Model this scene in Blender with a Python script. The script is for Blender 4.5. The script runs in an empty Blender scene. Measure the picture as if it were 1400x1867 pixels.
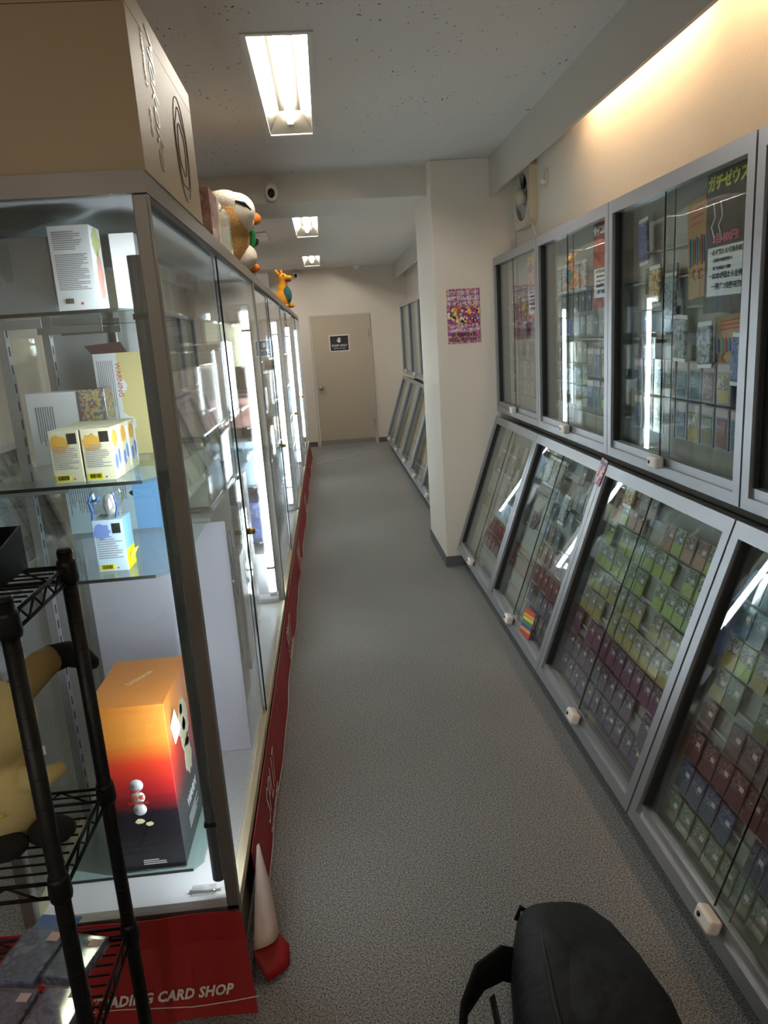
import bpy, bmesh, math, random
from mathutils import Matrix, Vector, Euler
random.seed(7)
R = math.radians
PI = math.pi
C = bpy.context.scene.collection
S = bpy.context.scene

# ---------------------------------------------------------------- camera
cam = bpy.data.cameras.new('camera'); camo = bpy.data.objects.new('camera', cam); C.objects.link(camo)
F_PX = 1332.0
def cam_rotation(f, vx, vy, roll):
    dy = Vector((vx-700, -(vy-933.5), -f)).normalized()
    a = R(roll); sx, sy = math.sin(a), -math.cos(a)
    m = f*dy.z/(dy.x*sx+dy.y*sy)
    dn = Vector((sx*m, sy*m, -f)).normalized()
    if dn.y > 0: dn = -dn
    up = -dn
    rx = dy.cross(up)
    return Matrix((rx, dy, up))
rot = cam_rotation(F_PX, 590.9, 622.0, 3.79)
camo.matrix_world = Matrix.Translation((0, 0, 1.6)) @ rot.to_4x4()
cam.sensor_fit = 'HORIZONTAL'; cam.sensor_width = 36.0; cam.lens = F_PX/1400*36.0
cam.clip_start = .05
S.camera = camo
# ---------------------------------------------------------------- world, view
w = bpy.data.worlds.new('world'); S.world = w; w.use_nodes = True
w.node_tree.nodes['Background'].inputs[0].default_value = (.75, .82, .9, 1)
w.node_tree.nodes['Background'].inputs[1].default_value = .3
S.view_settings.view_transform = 'Standard'; S.view_settings.look = 'None'
S.view_settings.gamma = 1.0; S.view_settings.use_curve_mapping = False
S.view_settings.exposure = 1.6
try:
    S.cycles.transparent_max_bounces = 40
    S.cycles.max_bounces = 8
    S.cycles.caustics_reflective = False; S.cycles.caustics_refractive = False
except Exception: pass
E_TUBE, E_LED, E_COVE = 28.0, 18.0, 10.5

# ---------------------------------------------------------------- materials
def srgb(h):
    if isinstance(h, str):
        v = [int(h[i:i+2], 16)/255 for i in (0, 2, 4)]
        return tuple(((c+.055)/1.055)**2.4 if c > .04045 else c/12.92 for c in v)
    return h
M = {}
def mat(name, col, rough=.6, metal=0., spec=.5, coat=0., emis=0., emcol=None, bump=None, noise=None):
    m = bpy.data.materials.new(name); m.use_nodes = True
    nt = m.node_tree; b = nt.nodes['Principled BSDF']
    c = srgb(col)
    b.inputs['Base Color'].default_value = (*c, 1)
    b.inputs['Roughness'].default_value = rough; b.inputs['Metallic'].default_value = metal
    b.inputs['Specular IOR Level'].default_value = spec
    if coat: b.inputs['Coat Weight'].default_value = coat; b.inputs['Coat Roughness'].default_value = .06
    if emis:
        b.inputs['Emission Color'].default_value = (*srgb(emcol or col), 1); b.inputs['Emission Strength'].default_value = emis
    if bump or noise:
        tc = nt.nodes.new('ShaderNodeTexCoord')
    if bump:
        sc, st, dist = bump
        n = nt.nodes.new('ShaderNodeTexNoise'); n.inputs['Scale'].default_value = sc; n.inputs['Detail'].default_value = 3
        bp = nt.nodes.new('ShaderNodeBump'); bp.inputs['Strength'].default_value = st; bp.inputs['Distance'].default_value = dist
        nt.links.new(tc.outputs['Object'], n.inputs['Vector']); nt.links.new(n.outputs['Fac'], bp.inputs['Height'])
        nt.links.new(bp.outputs['Normal'], b.inputs['Normal'])
    if noise:
        sc, amt = noise
        n = nt.nodes.new('ShaderNodeTexNoise'); n.inputs['Scale'].default_value = sc; n.inputs['Detail'].default_value = 4
        mx = nt.nodes.new('ShaderNodeMix'); mx.data_type = 'RGBA'
        mx.inputs[6].default_value = (*[x*(1-amt) for x in c], 1); mx.inputs[7].default_value = (*[min(1, x*(1+amt)) for x in c], 1)
        nt.links.new(tc.outputs['Object'], n.inputs['Vector']); nt.links.new(n.outputs['Fac'], mx.inputs[0])
        nt.links.new(mx.outputs[2], b.inputs['Base Color'])
    M[name] = m
    return m
def glass(name, tint=(.93, .965, .955), f0=.045, rough=.01, milky=0.):
    m = bpy.data.materials.new(name); m.use_nodes = True; nt = m.node_tree
    for n in list(nt.nodes): nt.nodes.remove(n)
    out = nt.nodes.new('ShaderNodeOutputMaterial'); tr = nt.nodes.new('ShaderNodeBsdfTransparent'); gl = nt.nodes.new('ShaderNodeBsdfGlossy')
    tr.inputs[0].default_value = (*tint, 1); gl.inputs['Roughness'].default_value = rough; gl.inputs[0].default_value = (1, 1, 1, 1)
    lw = nt.nodes.new('ShaderNodeLayerWeight'); lw.inputs[0].default_value = .5
    p = nt.nodes.new('ShaderNodeMath'); p.operation = 'POWER'; p.inputs[1].default_value = 5
    ma = nt.nodes.new('ShaderNodeMath'); ma.operation = 'MULTIPLY_ADD'; ma.inputs[1].default_value = .85-f0; ma.inputs[2].default_value = f0
    mix = nt.nodes.new('ShaderNodeMixShader')
    nt.links.new(lw.outputs['Facing'], p.inputs[0]); nt.links.new(p.outputs[0], ma.inputs[0]); nt.links.new(ma.outputs[0], mix.inputs[0])
    nt.links.new(tr.outputs[0], mix.inputs[1]); nt.links.new(gl.outputs[0], mix.inputs[2])
    last = mix
    if milky:
        df = nt.nodes.new('ShaderNodeBsdfDiffuse'); df.inputs[0].default_value = (.8, .82, .83, 1)
        m2 = nt.nodes.new('ShaderNodeMixShader'); m2.inputs[0].default_value = milky
        nt.links.new(mix.outputs[0], m2.inputs[1]); nt.links.new(df.outputs[0], m2.inputs[2]); last = m2
    nt.links.new(last.outputs[0], out.inputs[0]); M[name] = m
    return m
def ramp_mat(name, stops, scale, kind='noise', rough=.35, coat=.3, detail=3, rand=True, distort=1.0):
    """printed art: blotches of the listed colours, different on each copy"""
    m = bpy.data.materials.new(name); m.use_nodes = True; nt = m.node_tree; b = nt.nodes['Principled BSDF']
    b.inputs['Roughness'].default_value = rough; b.inputs['Coat Weight'].default_value = coat; b.inputs['Coat Roughness'].default_value = .06
    tc = nt.nodes.new('ShaderNodeTexCoord'); vec = tc.outputs['Object']
    if rand:
        oi = nt.nodes.new('ShaderNodeObjectInfo'); sc = nt.nodes.new('ShaderNodeMath'); sc.operation = 'MULTIPLY'; sc.inputs[1].default_value = 37.
        ad = nt.nodes.new('ShaderNodeVectorMath'); ad.operation = 'ADD'
        nt.links.new(oi.outputs['Random'], sc.inputs[0]); nt.links.new(tc.outputs['Object'], ad.inputs[0]); nt.links.new(sc.outputs[0], ad.inputs[1]); vec = ad.outputs[0]
    if kind == 'noise':
        n = nt.nodes.new('ShaderNodeTexNoise'); n.inputs['Scale'].default_value = scale; n.inputs['Detail'].default_value = detail; n.inputs['Distortion'].default_value = distort
        o = n.outputs['Fac']; lo, hi = .3, .7
    else:
        n = nt.nodes.new('ShaderNodeTexVoronoi'); n.inputs['Scale'].default_value = scale
        sp = nt.nodes.new('ShaderNodeSeparateColor'); nt.links.new(n.outputs['Color'], sp.inputs[0]); o = sp.outputs[0]; lo, hi = 0., .95
    nt.links.new(vec, n.inputs['Vector'])
    cr = nt.nodes.new('ShaderNodeValToRGB'); e = cr.color_ramp.elements
    cr.color_ramp.interpolation = 'LINEAR' if kind == 'noise' else 'CONSTANT'
    while len(e) < len(stops): e.new(.5)
    for i, s in enumerate(stops):
        e[i].position = lo+(hi-lo)*i/max(1, len(stops)-1) if kind == 'noise' else lo+(hi-lo)*i/len(stops)
        e[i].color = (*srgb(s), 1)
    nt.links.new(o, cr.inputs[0]); nt.links.new(cr.outputs[0], b.inputs['Base Color'])
    M[name] = m
    return m
def gradient_z(name, stops, z0, z1, rough=.35, coat=.2):
    m = bpy.data.materials.new(name); m.use_nodes = True; nt = m.node_tree; b = nt.nodes['Principled BSDF']
    b.inputs['Roughness'].default_value = rough; b.inputs['Coat Weight'].default_value = coat
    tc = nt.nodes.new('ShaderNodeTexCoord'); sp = nt.nodes.new('ShaderNodeSeparateXYZ'); mr = nt.nodes.new('ShaderNodeMapRange')
    mr.inputs[1].default_value = z0; mr.inputs[2].default_value = z1
    cr = nt.nodes.new('ShaderNodeValToRGB'); e = cr.color_ramp.elements
    while len(e) < len(stops): e.new(.5)
    for i, (p, c) in enumerate(stops): e[i].position = p; e[i].color = (*srgb(c), 1)
    nt.links.new(tc.outputs['Object'], sp.inputs[0]); nt.links.new(sp.outputs[2], mr.inputs[0]); nt.links.new(mr.outputs[0], cr.inputs[0]); nt.links.new(cr.outputs[0], b.inputs['Base Color'])
    M[name] = m
    return m

mat('wall', 'dcd2c4', .9, bump=(160, .35, .004)); mat('ceil_plain', 'cfcac4', .95)
mat('beam', 'd0c8bc', .9, bump=(160, .2, .003)); mat('soffit', 'b9b1a6', .8)
mat('baseb', '5b5a5a', .7); mat('door', 'bdae98', .55); mat('doorframe', 'c4b7a4', .5); mat('steel', 'a09a92', .35, .9)
mat('alu', 'a5a6aa', .38, .75); mat('alu_warm', '8a8580', .42, .6); mat('alu_dark', '33332f', .5, .5); mat('track', '1f1d1b', .6)
mat('white_plastic', 'e6ddd4', .4); mat('white_panel', 'd6d4d8', .45); mat('mauve_panel', 'cfcbdb', .55); mat('black_plastic', '070708', .5, spec=.3)
mat('backboard', 'b0aba3', .8, noise=(6, .06)); mat('rail', 'b3aea8', .5); mat('beigeback', 'd0c2ac', .75, noise=(5, .12))
mat('black_metal', '060607', .45, spec=.3); mat('red', '9c1216', .55, noise=(4, .06)); mat('vinylback', 'c9b6ae', .7); mat('white_ink', 'e9dcd8', .6)
mat('plinth', '8a8078', .7); mat('plywood', 'c9bda0', .6, noise=(12, .1)); mat('beigebox', 'c2b192', .5); mat('boxink', '6b5a48', .5); mat('gold_ink', 'ead9b0', .3)
mat('tube', 'ffffff', .4, emis=E_TUBE, emcol=(1., .945, .86)); mat('led', 'ffffff', .4, emis=E_LED, emcol=(.86, .94, 1.)); mat('cove', 'ffffff', .4, emis=E_COVE, emcol=(1., .72, .43))
mat('lamp_frame', 'c8c4bd', .4); mat('reflector', '9a9385', .32, 1.)
mat('paper', 'e4e3e6', .6); mat('paper_grey', '9d9ca2', .6); mat('ink', '8b8b93', .7); mat('cream', 'd9d1b2', .5); mat('cream_top', 'cdbf86', .5)
mat('yellow_label', 'e8dc1e', .5); mat('barcode', '3a3408', .6); mat('peach', 'dca08f', .5); mat('lime', 'c9d08a', .5); mat('red_dot', 'c8413f', .5)
mat('orange_print', 'd9a545', .5); mat('blue_print', '6f86c4', .5); mat('sky_blue', '7fb0e6', .45); mat('pale_blue', 'b9ccda', .5); mat('yellow_face', 'd9c68c', .5); mat('card_brown', '6e5a47', .8)
mat('orange_box', 'd98534', .4); mat('silver_dot', 'd8d6d8', .3, .2); mat('red_ink', 'c3402c', .5)
gradient_z('orange_fade', [(0, '14141a'), (.36, '1a141c'), (.52, 'a81e22'), (.66, 'd83a22'), (.8, 'dd8a34'), (1, 'dc8a3a')], .0, .485)
mat('plush_yellow', 'd3c48a', .95, bump=(300, .5, .003)); mat('plush_tan', '958153', .95, bump=(300, .5, .003)); mat('plush_black', '1c1b1a', .95, bump=(300, .5, .003)); mat('star', 'e8c81e', .8)
mat('bird_tan', 'c9985c', 1., bump=(90, .9, .01)); mat('bird_cream', 'e6d9c4', 1., bump=(120, .6, .006)); mat('bird_green', '2f8a52', .95, bump=(200, .5, .003)); mat('bird_orange', 'd97a2a', .95)
mat('toy_orange', 'd98f1e', .95, bump=(150, .5, .004)); mat('toy_teal', '2c5a58', .95); mat('toy_red', '7a1f20', .9); mat('toy_white', 'e9e4dc', .9)
mat('bag', '050506', .6, spec=.25, bump=(9, .5, .03)); mat('bag_mesh', '040404', .85, spec=.2, bump=(400, .5, .002)); mat('bag_zip', '0a0a0a', .7)
mat('sticker', 'e6c9c4', .6); mat('sign_black', '17171b', .3, coat=.5); mat('lens', '030304', .1); mat('fan', 'c8bda6', .5); mat('fan_dark', '0e0d0c', .8); mat('cord', 'd3cbbb', .6)
mat('cable_cover', '9c958c', .6); mat('vent', '9f9d9b', .7); mat('amber', 'b58f3a', .35, .8); mat('slat_grey', '6a6d72', .5, .3)
mat('card_white', 'd8d6d0', .3, coat=.6); mat('slab_label', 'b9a6a8', .35, coat=.5); mat('slab', '8f8f98', .25, coat=.8)
mat('flyer_text', '20202a', .6); mat('pink_ink', 'd56a80', .5); mat('yellow_ink', 'd8d04a', .5); mat('tan_board', 'b08a55', .4, coat=.4)
mat('pencil_blue', '2b57a0', .4, coat=.3); mat('pencil_red', 'a03a30', .4, coat=.3); mat('pencil_green', '3a8a58', .4, coat=.3)
mat('magenta', 'b03070', .5); mat('grey_toy', '9aa3b8', .7)
glass('glass'); glass('sleeve', (.98, .985, .985), .04, .04, .012); glass('glass_shelf', (.86, .93, .91), .06); glass('clear', (.95, .96, .96), .20, .04, .06)
# carpet
m = mat('carpet', '8a857e', .98, spec=.15); nt = m.node_tree; b = nt.nodes['Principled BSDF']
tc = nt.nodes.new('ShaderNodeTexCoord'); n = nt.nodes.new('ShaderNodeTexNoise'); n.inputs['Scale'].default_value = 210; n.inputs['Detail'].default_value = 4; n.inputs['Roughness'].default_value = .7
cr = nt.nodes.new('ShaderNodeValToRGB'); cr.color_ramp.elements[0].position = .38; cr.color_ramp.elements[1].position = .64
cr.color_ramp.elements[0].color = (*srgb('535150'), 1); cr.color_ramp.elements[1].color = (*srgb('c6c2bd'), 1)
n2 = nt.nodes.new('ShaderNodeTexNoise'); n2.inputs['Scale'].default_value = 1.3; n2.inputs['Detail'].default_value = 3
mx = nt.nodes.new('ShaderNodeMix'); mx.data_type = 'RGBA'; mx.blend_type = 'MULTIPLY'; mx.inputs[0].default_value = .25
bp = nt.nodes.new('ShaderNodeBump'); bp.inputs['Strength'].default_value = .7; bp.inputs['Distance'].default_value = .006
nt.links.new(tc.outputs['Object'], n.inputs['Vector']); nt.links.new(tc.outputs['Object'], n2.inputs['Vector']); nt.links.new(n.outputs['Fac'], cr.inputs[0])
nt.links.new(cr.outputs[0], mx.inputs[6]); nt.links.new(n2.outputs['Fac'], mx.inputs[7]); nt.links.new(mx.outputs[2], b.inputs['Base Color'])
nt.links.new(n.outputs['Fac'], bp.inputs['Height']); nt.links.new(bp.outputs['Normal'], b.inputs['Normal'])
# pitted ceiling board
m = mat('ceiling', 'b9b5b0', .95, spec=.2); nt = m.node_tree; b = nt.nodes['Principled BSDF']
tc = nt.nodes.new('ShaderNodeTexCoord'); mp = nt.nodes.new('ShaderNodeMapping'); mp.inputs['Scale'].default_value = (1., .55, 1.)
n = nt.nodes.new('ShaderNodeTexNoise'); n.inputs['Scale'].default_value = 75; n.inputs['Detail'].default_value = 2
n2 = nt.nodes.new('ShaderNodeTexNoise'); n2.inputs['Scale'].default_value = 5
ad = nt.nodes.new('ShaderNodeMath'); ad.operation = 'MULTIPLY_ADD'; ad.inputs[1].default_value = .25
cr = nt.nodes.new('ShaderNodeValToRGB'); cr.color_ramp.elements[0].position = .83; cr.color_ramp.elements[1].position = .86
cr.color_ramp.elements[0].color = (*srgb('d2cec9'), 1); cr.color_ramp.elements[1].color = (*srgb('57524e'), 1)
nt.links.new(tc.outputs['Object'], mp.inputs[0]); nt.links.new(mp.outputs[0], n.inputs['Vector']); nt.links.new(tc.outputs['Object'], n2.inputs['Vector'])
nt.links.new(n2.outputs['Fac'], ad.inputs[0]); nt.links.new(n.outputs['Fac'], ad.inputs[2]); nt.links.new(ad.outputs[0], cr.inputs[0]); nt.links.new(cr.outputs[0], b.inputs['Base Color'])
# printed art
CARD = {'red': ('b5805c', ['3a1a18', 'c9a88a', '4a3a38', '8a3a30', 'e0d4c4']), 'green': ('a2b440', ['1e3020', 'c8ccb0', '3a4430', '2a3440', 'd0d4b8']),
        'yellow': ('ae983c', ['3a3018', 'd0c8a8', '30303a', '8a6a40', 'd8d0c0']), 'purple': ('70486a', ['1a1420', 'b0a4b0', '3a343c', '2a2032', 'c0b0ac']),
        'teal': ('3a5660', ['1a2630', '7a9aa0', '2a4048', '4a6a78', 'a8b8b8']), 'brown': ('6e4a4c', ['2a1a1e', 'a88a80', '5a3030', '8a6a60', 'c0b0a8']),
        'slate': ('464e62', ['1c1c30', '8a90b0', '3a3050', '56709a', 'b0b0c0']), 'olive': ('6e6030', ['2e3a28', 'b8b490', '4a6a78', '7a7a50', 'c8c8b0']),
        'white': ('b5b2ac', ['6a6a70', 'd6d4d0', '9a8a80', '8a9aa8', 'e0dcd6']), 'maroon': ('7a2428', ['3a1014', 'b07a70', '7a2428', '501a20', 'c8a090'])}
for k, (c, art) in CARD.items():
    mat('card_'+k, c, .4, coat=.7, noise=(160, .45)); ramp_mat('art_'+k, art, 80, coat=.7, detail=5)
ramp_mat('poster_bright', ['c93a6a', 'e0b03a', '7a3a9a', 'd8602a', 'e6d86a', 'b02a5a', '3a6ac0', 'e8e0d0', '2a2a3a'], 75, 'voronoi', rough=.4, coat=.2, rand=False)
ramp_mat('poster_mix', ['8a2a3a', 'c88a3a', 'e0b8a0', '6a3a8a', 'd86a8a', '3a3a50', 'c94a2a'], 9, rough=.4, coat=.2, detail=6, distort=3, rand=False)
ramp_mat('poster_dark', ['14121a', '3a2c28', '57422e', '2a3a5a', '8a7a60'], 9, detail=7, distort=.5, rand=False)
ramp_mat('poster_fire', ['2a0e0a', '6a1a10', 'c8481a', '30140e', 'e08a3a'], 11, detail=7, distort=.5, rand=False)
ramp_mat('poster_pink', ['4a1a30', 'b06070', 'e0b0a8', '6a2a50', 'd88070'], 14, detail=7, distort=.5, rand=False)
ramp_mat('rainbow', ['c83a2a', 'd88a2a', 'e0d03a', '3a9a5a', '3a5ac0', 'c83a5a'], 12, detail=5, distort=2, rand=False)
ramp_mat('pack_blue', ['10142e', '1e2a5c', '5a6aa8', '141e48', '8a9ac8', '1c4868'], 26, detail=7, distort=.3, coat=.8)
ramp_mat('pack_violet', ['141030', '2a2058', '6a5a98', '1c143c', 'a888b0', '302a68'], 26, detail=7, distort=.3, coat=.8)
ramp_mat('pack_gold', ['6a4a1e', 'b08a4a', 'd6c08a', '8a5a2a', 'c8a060'], 34, detail=7, distort=.3, coat=.8)
ramp_mat('pack_grey', ['30343c', '7a808a', 'b8bcc2', '4a505a', '9aa0a8'], 34, detail=7, distort=.3, coat=.8)
ramp_mat('pack_multi', ['7a2a2a', 'b8a08a', '3a5a7a', 'c8b070', '5a3a5a', 'd8d0c8'], 34, detail=7, distort=.3, coat=.8)
ramp_mat('pink_box', ['a8807a', 'b89088', '8a5a54', 'c8a8a0'], 10, detail=4, coat=.2)

# ---------------------------------------------------------------- mesh helpers
class MB:
    def __init__(s): s.v = []; s.f = []; s.mi = []; s.sm = []
    def add(s, vs, fs, mi=0, smooth=False, mtx=None):
        o = len(s.v)
        s.v += [tuple(mtx @ Vector(v)) if mtx else tuple(v) for v in vs]
        for f in fs: s.f.append([i+o for i in f]); s.mi.append(mi); s.sm.append(smooth)
        return s
    def box(s, x0, x1, y0, y1, z0, z1, mi=0, mtx=None):
        vs = [(x0, y0, z0), (x1, y0, z0), (x1, y1, z0), (x0, y1, z0), (x0, y0, z1), (x1, y0, z1), (x1, y1, z1), (x0, y1, z1)]
        return s.add(vs, [(0, 3, 2, 1), (4, 5, 6, 7), (0, 1, 5, 4), (1, 2, 6, 5), (2, 3, 7, 6), (3, 0, 4, 7)], mi, False, mtx)
    def bbox(s, x0, x1, y0, y1, z0, z1, b=.004, mi=0, mtx=None):
        """box with bevelled edges"""
        bm = bmesh.new(); bmesh.ops.create_cube(bm, size=1)
        for v in bm.verts: v.co = Vector(((x0+x1)/2+v.co.x*(x1-x0), (y0+y1)/2+v.co.y*(y1-y0), (z0+z1)/2+v.co.z*(z1-z0)))
        b = min(b, .45*min(abs(x1-x0), abs(y1-y0), abs(z1-z0)))
        bmesh.ops.bevel(bm, geom=list(bm.edges), offset=b, segments=2, profile=.5, affect='EDGES')
        return s.frombm(bm, mi, False, mtx)
    def frombm(s, bm, mi=0, smooth=True, mtx=None):
        bm.verts.index_update()
        s.add([v.co.copy() for v in bm.verts], [[v.index for v in f.verts] for f in bm.faces], mi, smooth, mtx); bm.free(); return s
    def prism(s, poly, a0, a1, axis='y', mi=0, mtx=None):
        def P(u, w, a): return {'y': (u, a, w), 'x': (a, u, w), 'z': (u, w, a)}[axis]
        n = len(poly); vs = [P(u, w, a0) for u, w in poly]+[P(u, w, a1) for u, w in poly]
        fs = [list(range(n)), list(range(2*n-1, n-1, -1))]+[(i, n+i, n+(i+1) % n, (i+1) % n) for i in range(n)]
        return s.add(vs, fs, mi, False, mtx)
    def tube(s, pts, r, n=8, mi=0, mtx=None, caps=True):
        pts = [Vector(p) for p in pts]; rs = r if isinstance(r, (list, tuple)) else [r]*len(pts)
        vs = []; fs = []; prev = None
        for i, p in enumerate(pts):
            d = (pts[min(i+1, len(pts)-1)]-pts[max(i-1, 0)]).normalized()
            if prev is None:
                u = d.orthogonal().normalized()
            else:
                u = (prev-d*prev.dot(d)).normalized()
            prev = u; v = d.cross(u)
            for k in range(n):
                a = 2*PI*k/n; vs.append(p+(u*math.cos(a)+v*math.sin(a))*rs[i])
        for i in range(len(pts)-1):
            for k in range(n): fs.append((i*n+k, i*n+(k+1) % n, (i+1)*n+(k+1) % n, (i+1)*n+k))
        if caps: fs.append(list(range(n))[::-1]); fs.append([(len(pts)-1)*n+k for k in range(n)])
        return s.add(vs, fs, mi, True, mtx)
    def ball(s, c, r, mi=0, seg=16, mtx=None, rot=None):
        bm = bmesh.new(); bmesh.ops.create_uvsphere(bm, u_segments=seg, v_segments=max(6, seg*2//3), radius=1)
        r = r if isinstance(r, (tuple, list)) else (r, r, r)
        q = Euler(rot).to_matrix() if rot else Matrix.Identity(3)
        for v in bm.verts: v.co = q @ Vector((v.co.x*r[0], v.co.y*r[1], v.co.z*r[2]))+Vector(c)
        return s.frombm(bm, mi, True, mtx)
    def build(s, name, mats, parent=None, loc=(0, 0, 0), rotn=(0, 0, 0)):
        me = bpy.data.meshes.new(name); me.from_pydata(s.v, [], s.f)
        mats = mats if isinstance(mats, (list, tuple)) else [mats]
        for mm in mats: me.materials.append(M[mm])
        me.polygons.foreach_set('material_index', s.mi); me.polygons.foreach_set('use_smooth', s.sm); me.update()
        bm = bmesh.new(); bm.from_mesh(me); bmesh.ops.recalc_face_normals(bm, faces=bm.faces); bm.to_mesh(me); bm.free()
        o = bpy.data.objects.new(name, me); C.objects.link(o); o.location = loc; o.rotation_euler = rotn
        if parent: o.parent = parent
        return o
def tag(o, label, cat, group=None):
    o['label'] = label; o['category'] = cat
    if group: o['group'] = group
    return o
def thing(name, label, cat, loc=(0, 0, 0), rotn=(0, 0, 0), group=None):
    o = bpy.data.objects.new(name, None); C.objects.link(o); o.location = loc; o.rotation_euler = rotn; o.empty_display_size = .05
    return tag(o, label, cat, group)
def struct(o): o['kind'] = 'structure'; return o
def box(name, x0, x1, y0, y1, z0, z1, m, parent=None, bev=0, loc=(0, 0, 0)):
    b = MB(); b.bbox(x0, x1, y0, y1, z0, z1, bev) if bev else b.box(x0, x1, y0, y1, z0, z1)
    return b.build(name, m, parent, loc)
def copy_tree(o, parent=None):
    c = o.copy(); C.objects.link(c); c.parent = parent
    for ch in list(o.children): copy_tree(ch, c)
    return c
def text(name, body, size, m, parent, loc, rotn=(PI/2, 0, 0), align='CENTER', ext=.0004, shear=0., squeeze=1., bold=0., spacing=1.):
    cu = bpy.data.curves.new(name, 'FONT'); cu.body = body; cu.size = size; cu.align_x = align; cu.align_y = 'CENTER'
    cu.extrude = ext; cu.shear = shear; cu.offset = bold; cu.space_character = spacing; cu.resolution_u = 2
    t = bpy.data.objects.new(name, cu); C.objects.link(t)
    me = bpy.data.meshes.new_from_object(t.evaluated_get(bpy.context.evaluated_depsgraph_get()))
    bpy.data.objects.remove(t); bpy.data.curves.remove(cu)
    me.materials.clear(); me.materials.append(M[m])
    o = bpy.data.objects.new(name, me); C.objects.link(o); o.parent = parent; o.location = loc; o.rotation_euler = rotn; o.scale = (squeeze, 1, 1)
    return o
def blob(name, balls, m, parent, voxel=.008, loc=(0, 0, 0), rotn=(0, 0, 0)):
    """several overlapping ellipsoids fused into one continuous skin"""
    b = MB()
    for c, r, *q in balls: b.ball(c, r, 0, 18, rot=q[0] if q else None)
    o = b.build(name, m, parent, loc, rotn)
    md = o.modifiers.new('r', 'REMESH'); md.mode = 'VOXEL'; md.voxel_size = voxel; md.use_smooth_shade = True
    sm = o.modifiers.new('s', 'SMOOTH'); sm.iterations = 6; sm.factor = .5
    dg = bpy.context.evaluated_depsgraph_get(); me = bpy.data.meshes.new_from_object(o.evaluated_get(dg)); o.modifiers.clear(); old = o.data; o.data = me; bpy.data.meshes.remove(old)
    return o
ORD = ['first', 'second', 'third', 'fourth', 'fifth', 'sixth', 'seventh', 'eighth', 'ninth', 'tenth', 'eleventh', 'twelfth', 'thirteenth', 'fourteenth']

# ---------------------------------------------------------------- room shell
XL, XR, YF, YB, ZC = -2.45, 1.28, -2.6, 11.45, 2.65
struct(box('floor', XL-.1, XR+.1, YF-.1, YB+.1, -.06, 0, 'carpet'))
LIGHTS = [(-2.2, -.95), (2.87, 4.15), (6.72, 7.96), (9.68, 10.94)]
LX0, LX1 = -.195, .035
AX0, AX1 = -1.60, -1.37  # x span of the added lamp row over the aisle behind
b = MB(); b.box(XL-.1, AX0, YF-.1, YB+.1, ZC, ZC+.12); b.box(AX1, LX0, YF-.1, YB+.1, ZC, ZC+.12); b.box(LX1, XR+.1, YF-.1, YB+.1, ZC, ZC+.12)
ys = [YF-.1]+[q for l in LIGHTS for q in l]+[YB+.1]
for i in range(0, len(ys), 2): b.box(LX0, LX1, ys[i], ys[i+1], ZC, ZC+.12); b.box(AX0, AX1, ys[i], ys[i+1], ZC, ZC+.12)
struct(b.build('ceiling', 'ceiling'))
struct(box('wall_right', XR, XR+.1, YF, YB, 0, ZC, 'wall'))
struct(box('wall_left', XL-.1, XL, YF, YB, 0, ZC, 'wall'))
struct(box('wall_front', XL, XR, YF-.1, YF, 0, ZC, 'wall'))
DX0, DX1, DZ = -.205, .715, 1.98
b = MB(); b.box(XL, DX0, YB, YB+.1, 0, ZC); b.box(DX1, XR, YB, YB+.1, 0, ZC); b.box(DX0, DX1, YB, YB+.1, DZ, ZC)
struct(b.build('wall_back', 'wall'))
b = MB(); b.box(XL, DX0-.02, YB-.008, YB, 0, .075); struct(b.build('baseboard_back', 'baseb'))
b = MB(); b.box(DX1+.02, XR, YB-.008, YB, 0, .075); struct(b.build('baseboard_back', 'baseb'))
CX, CY0, CY1 = .735, 4.88, 5.66
struct(box('wall_column', CX, XR, CY0, CY1, 0, ZC, 'wall', bev=.006))
b = MB(); b.box(CX-.007, XR, CY0-.007, CY0, 0, .075); b.box(CX-.007, CX, CY0, CY1, 0, .075); struct(b.build('baseboard_column', 'baseb'))
struct(box('ceiling_beam', XL, CX, 5.04, 5.63, 2.475, ZC, 'beam'))
struct(box('trim_1', 1.112, 1.128, YF, CY0, 2.42, ZC, 'soffit'))
struct(box('trim_2', 1.112, 1.128, CY1, YB, 2.42, ZC, 'soffit'))
# cove lamps on the wall side of the soffits
for i, (y0, y1, lb) in enumerate([(2.42, 3.55, 'warm strip lamp hidden behind the soffit, nearer the fan'), (1.12, 2.3, 'warm strip lamp hidden behind the soffit, nearest the viewer'), (-.1, 1.0, 'warm strip lamp behind the soffit above the camera position'), (6.6, 9.2, 'warm strip lamp behind the far soffit past the column')]):
    t = thing('strip_lamp', lb, 'lamp', (1.17, (y0+y1)/2, 2.60))
    h = (y1-y0)/2
    box('lamp_body', -.03, .03, -h, h, .015, .05, 'white_plastic', t)
    MB().tube([(0, -h+.02, -.005), (0, h-.02, -.005)], .013, 10).build('lamp_tube', 'cove', t)
    for s in (-1, 1): box('lamp_holder', -.012, .012, s*h-.01, s*h+.01, -.02, .016, 'white_plastic', t)
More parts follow.
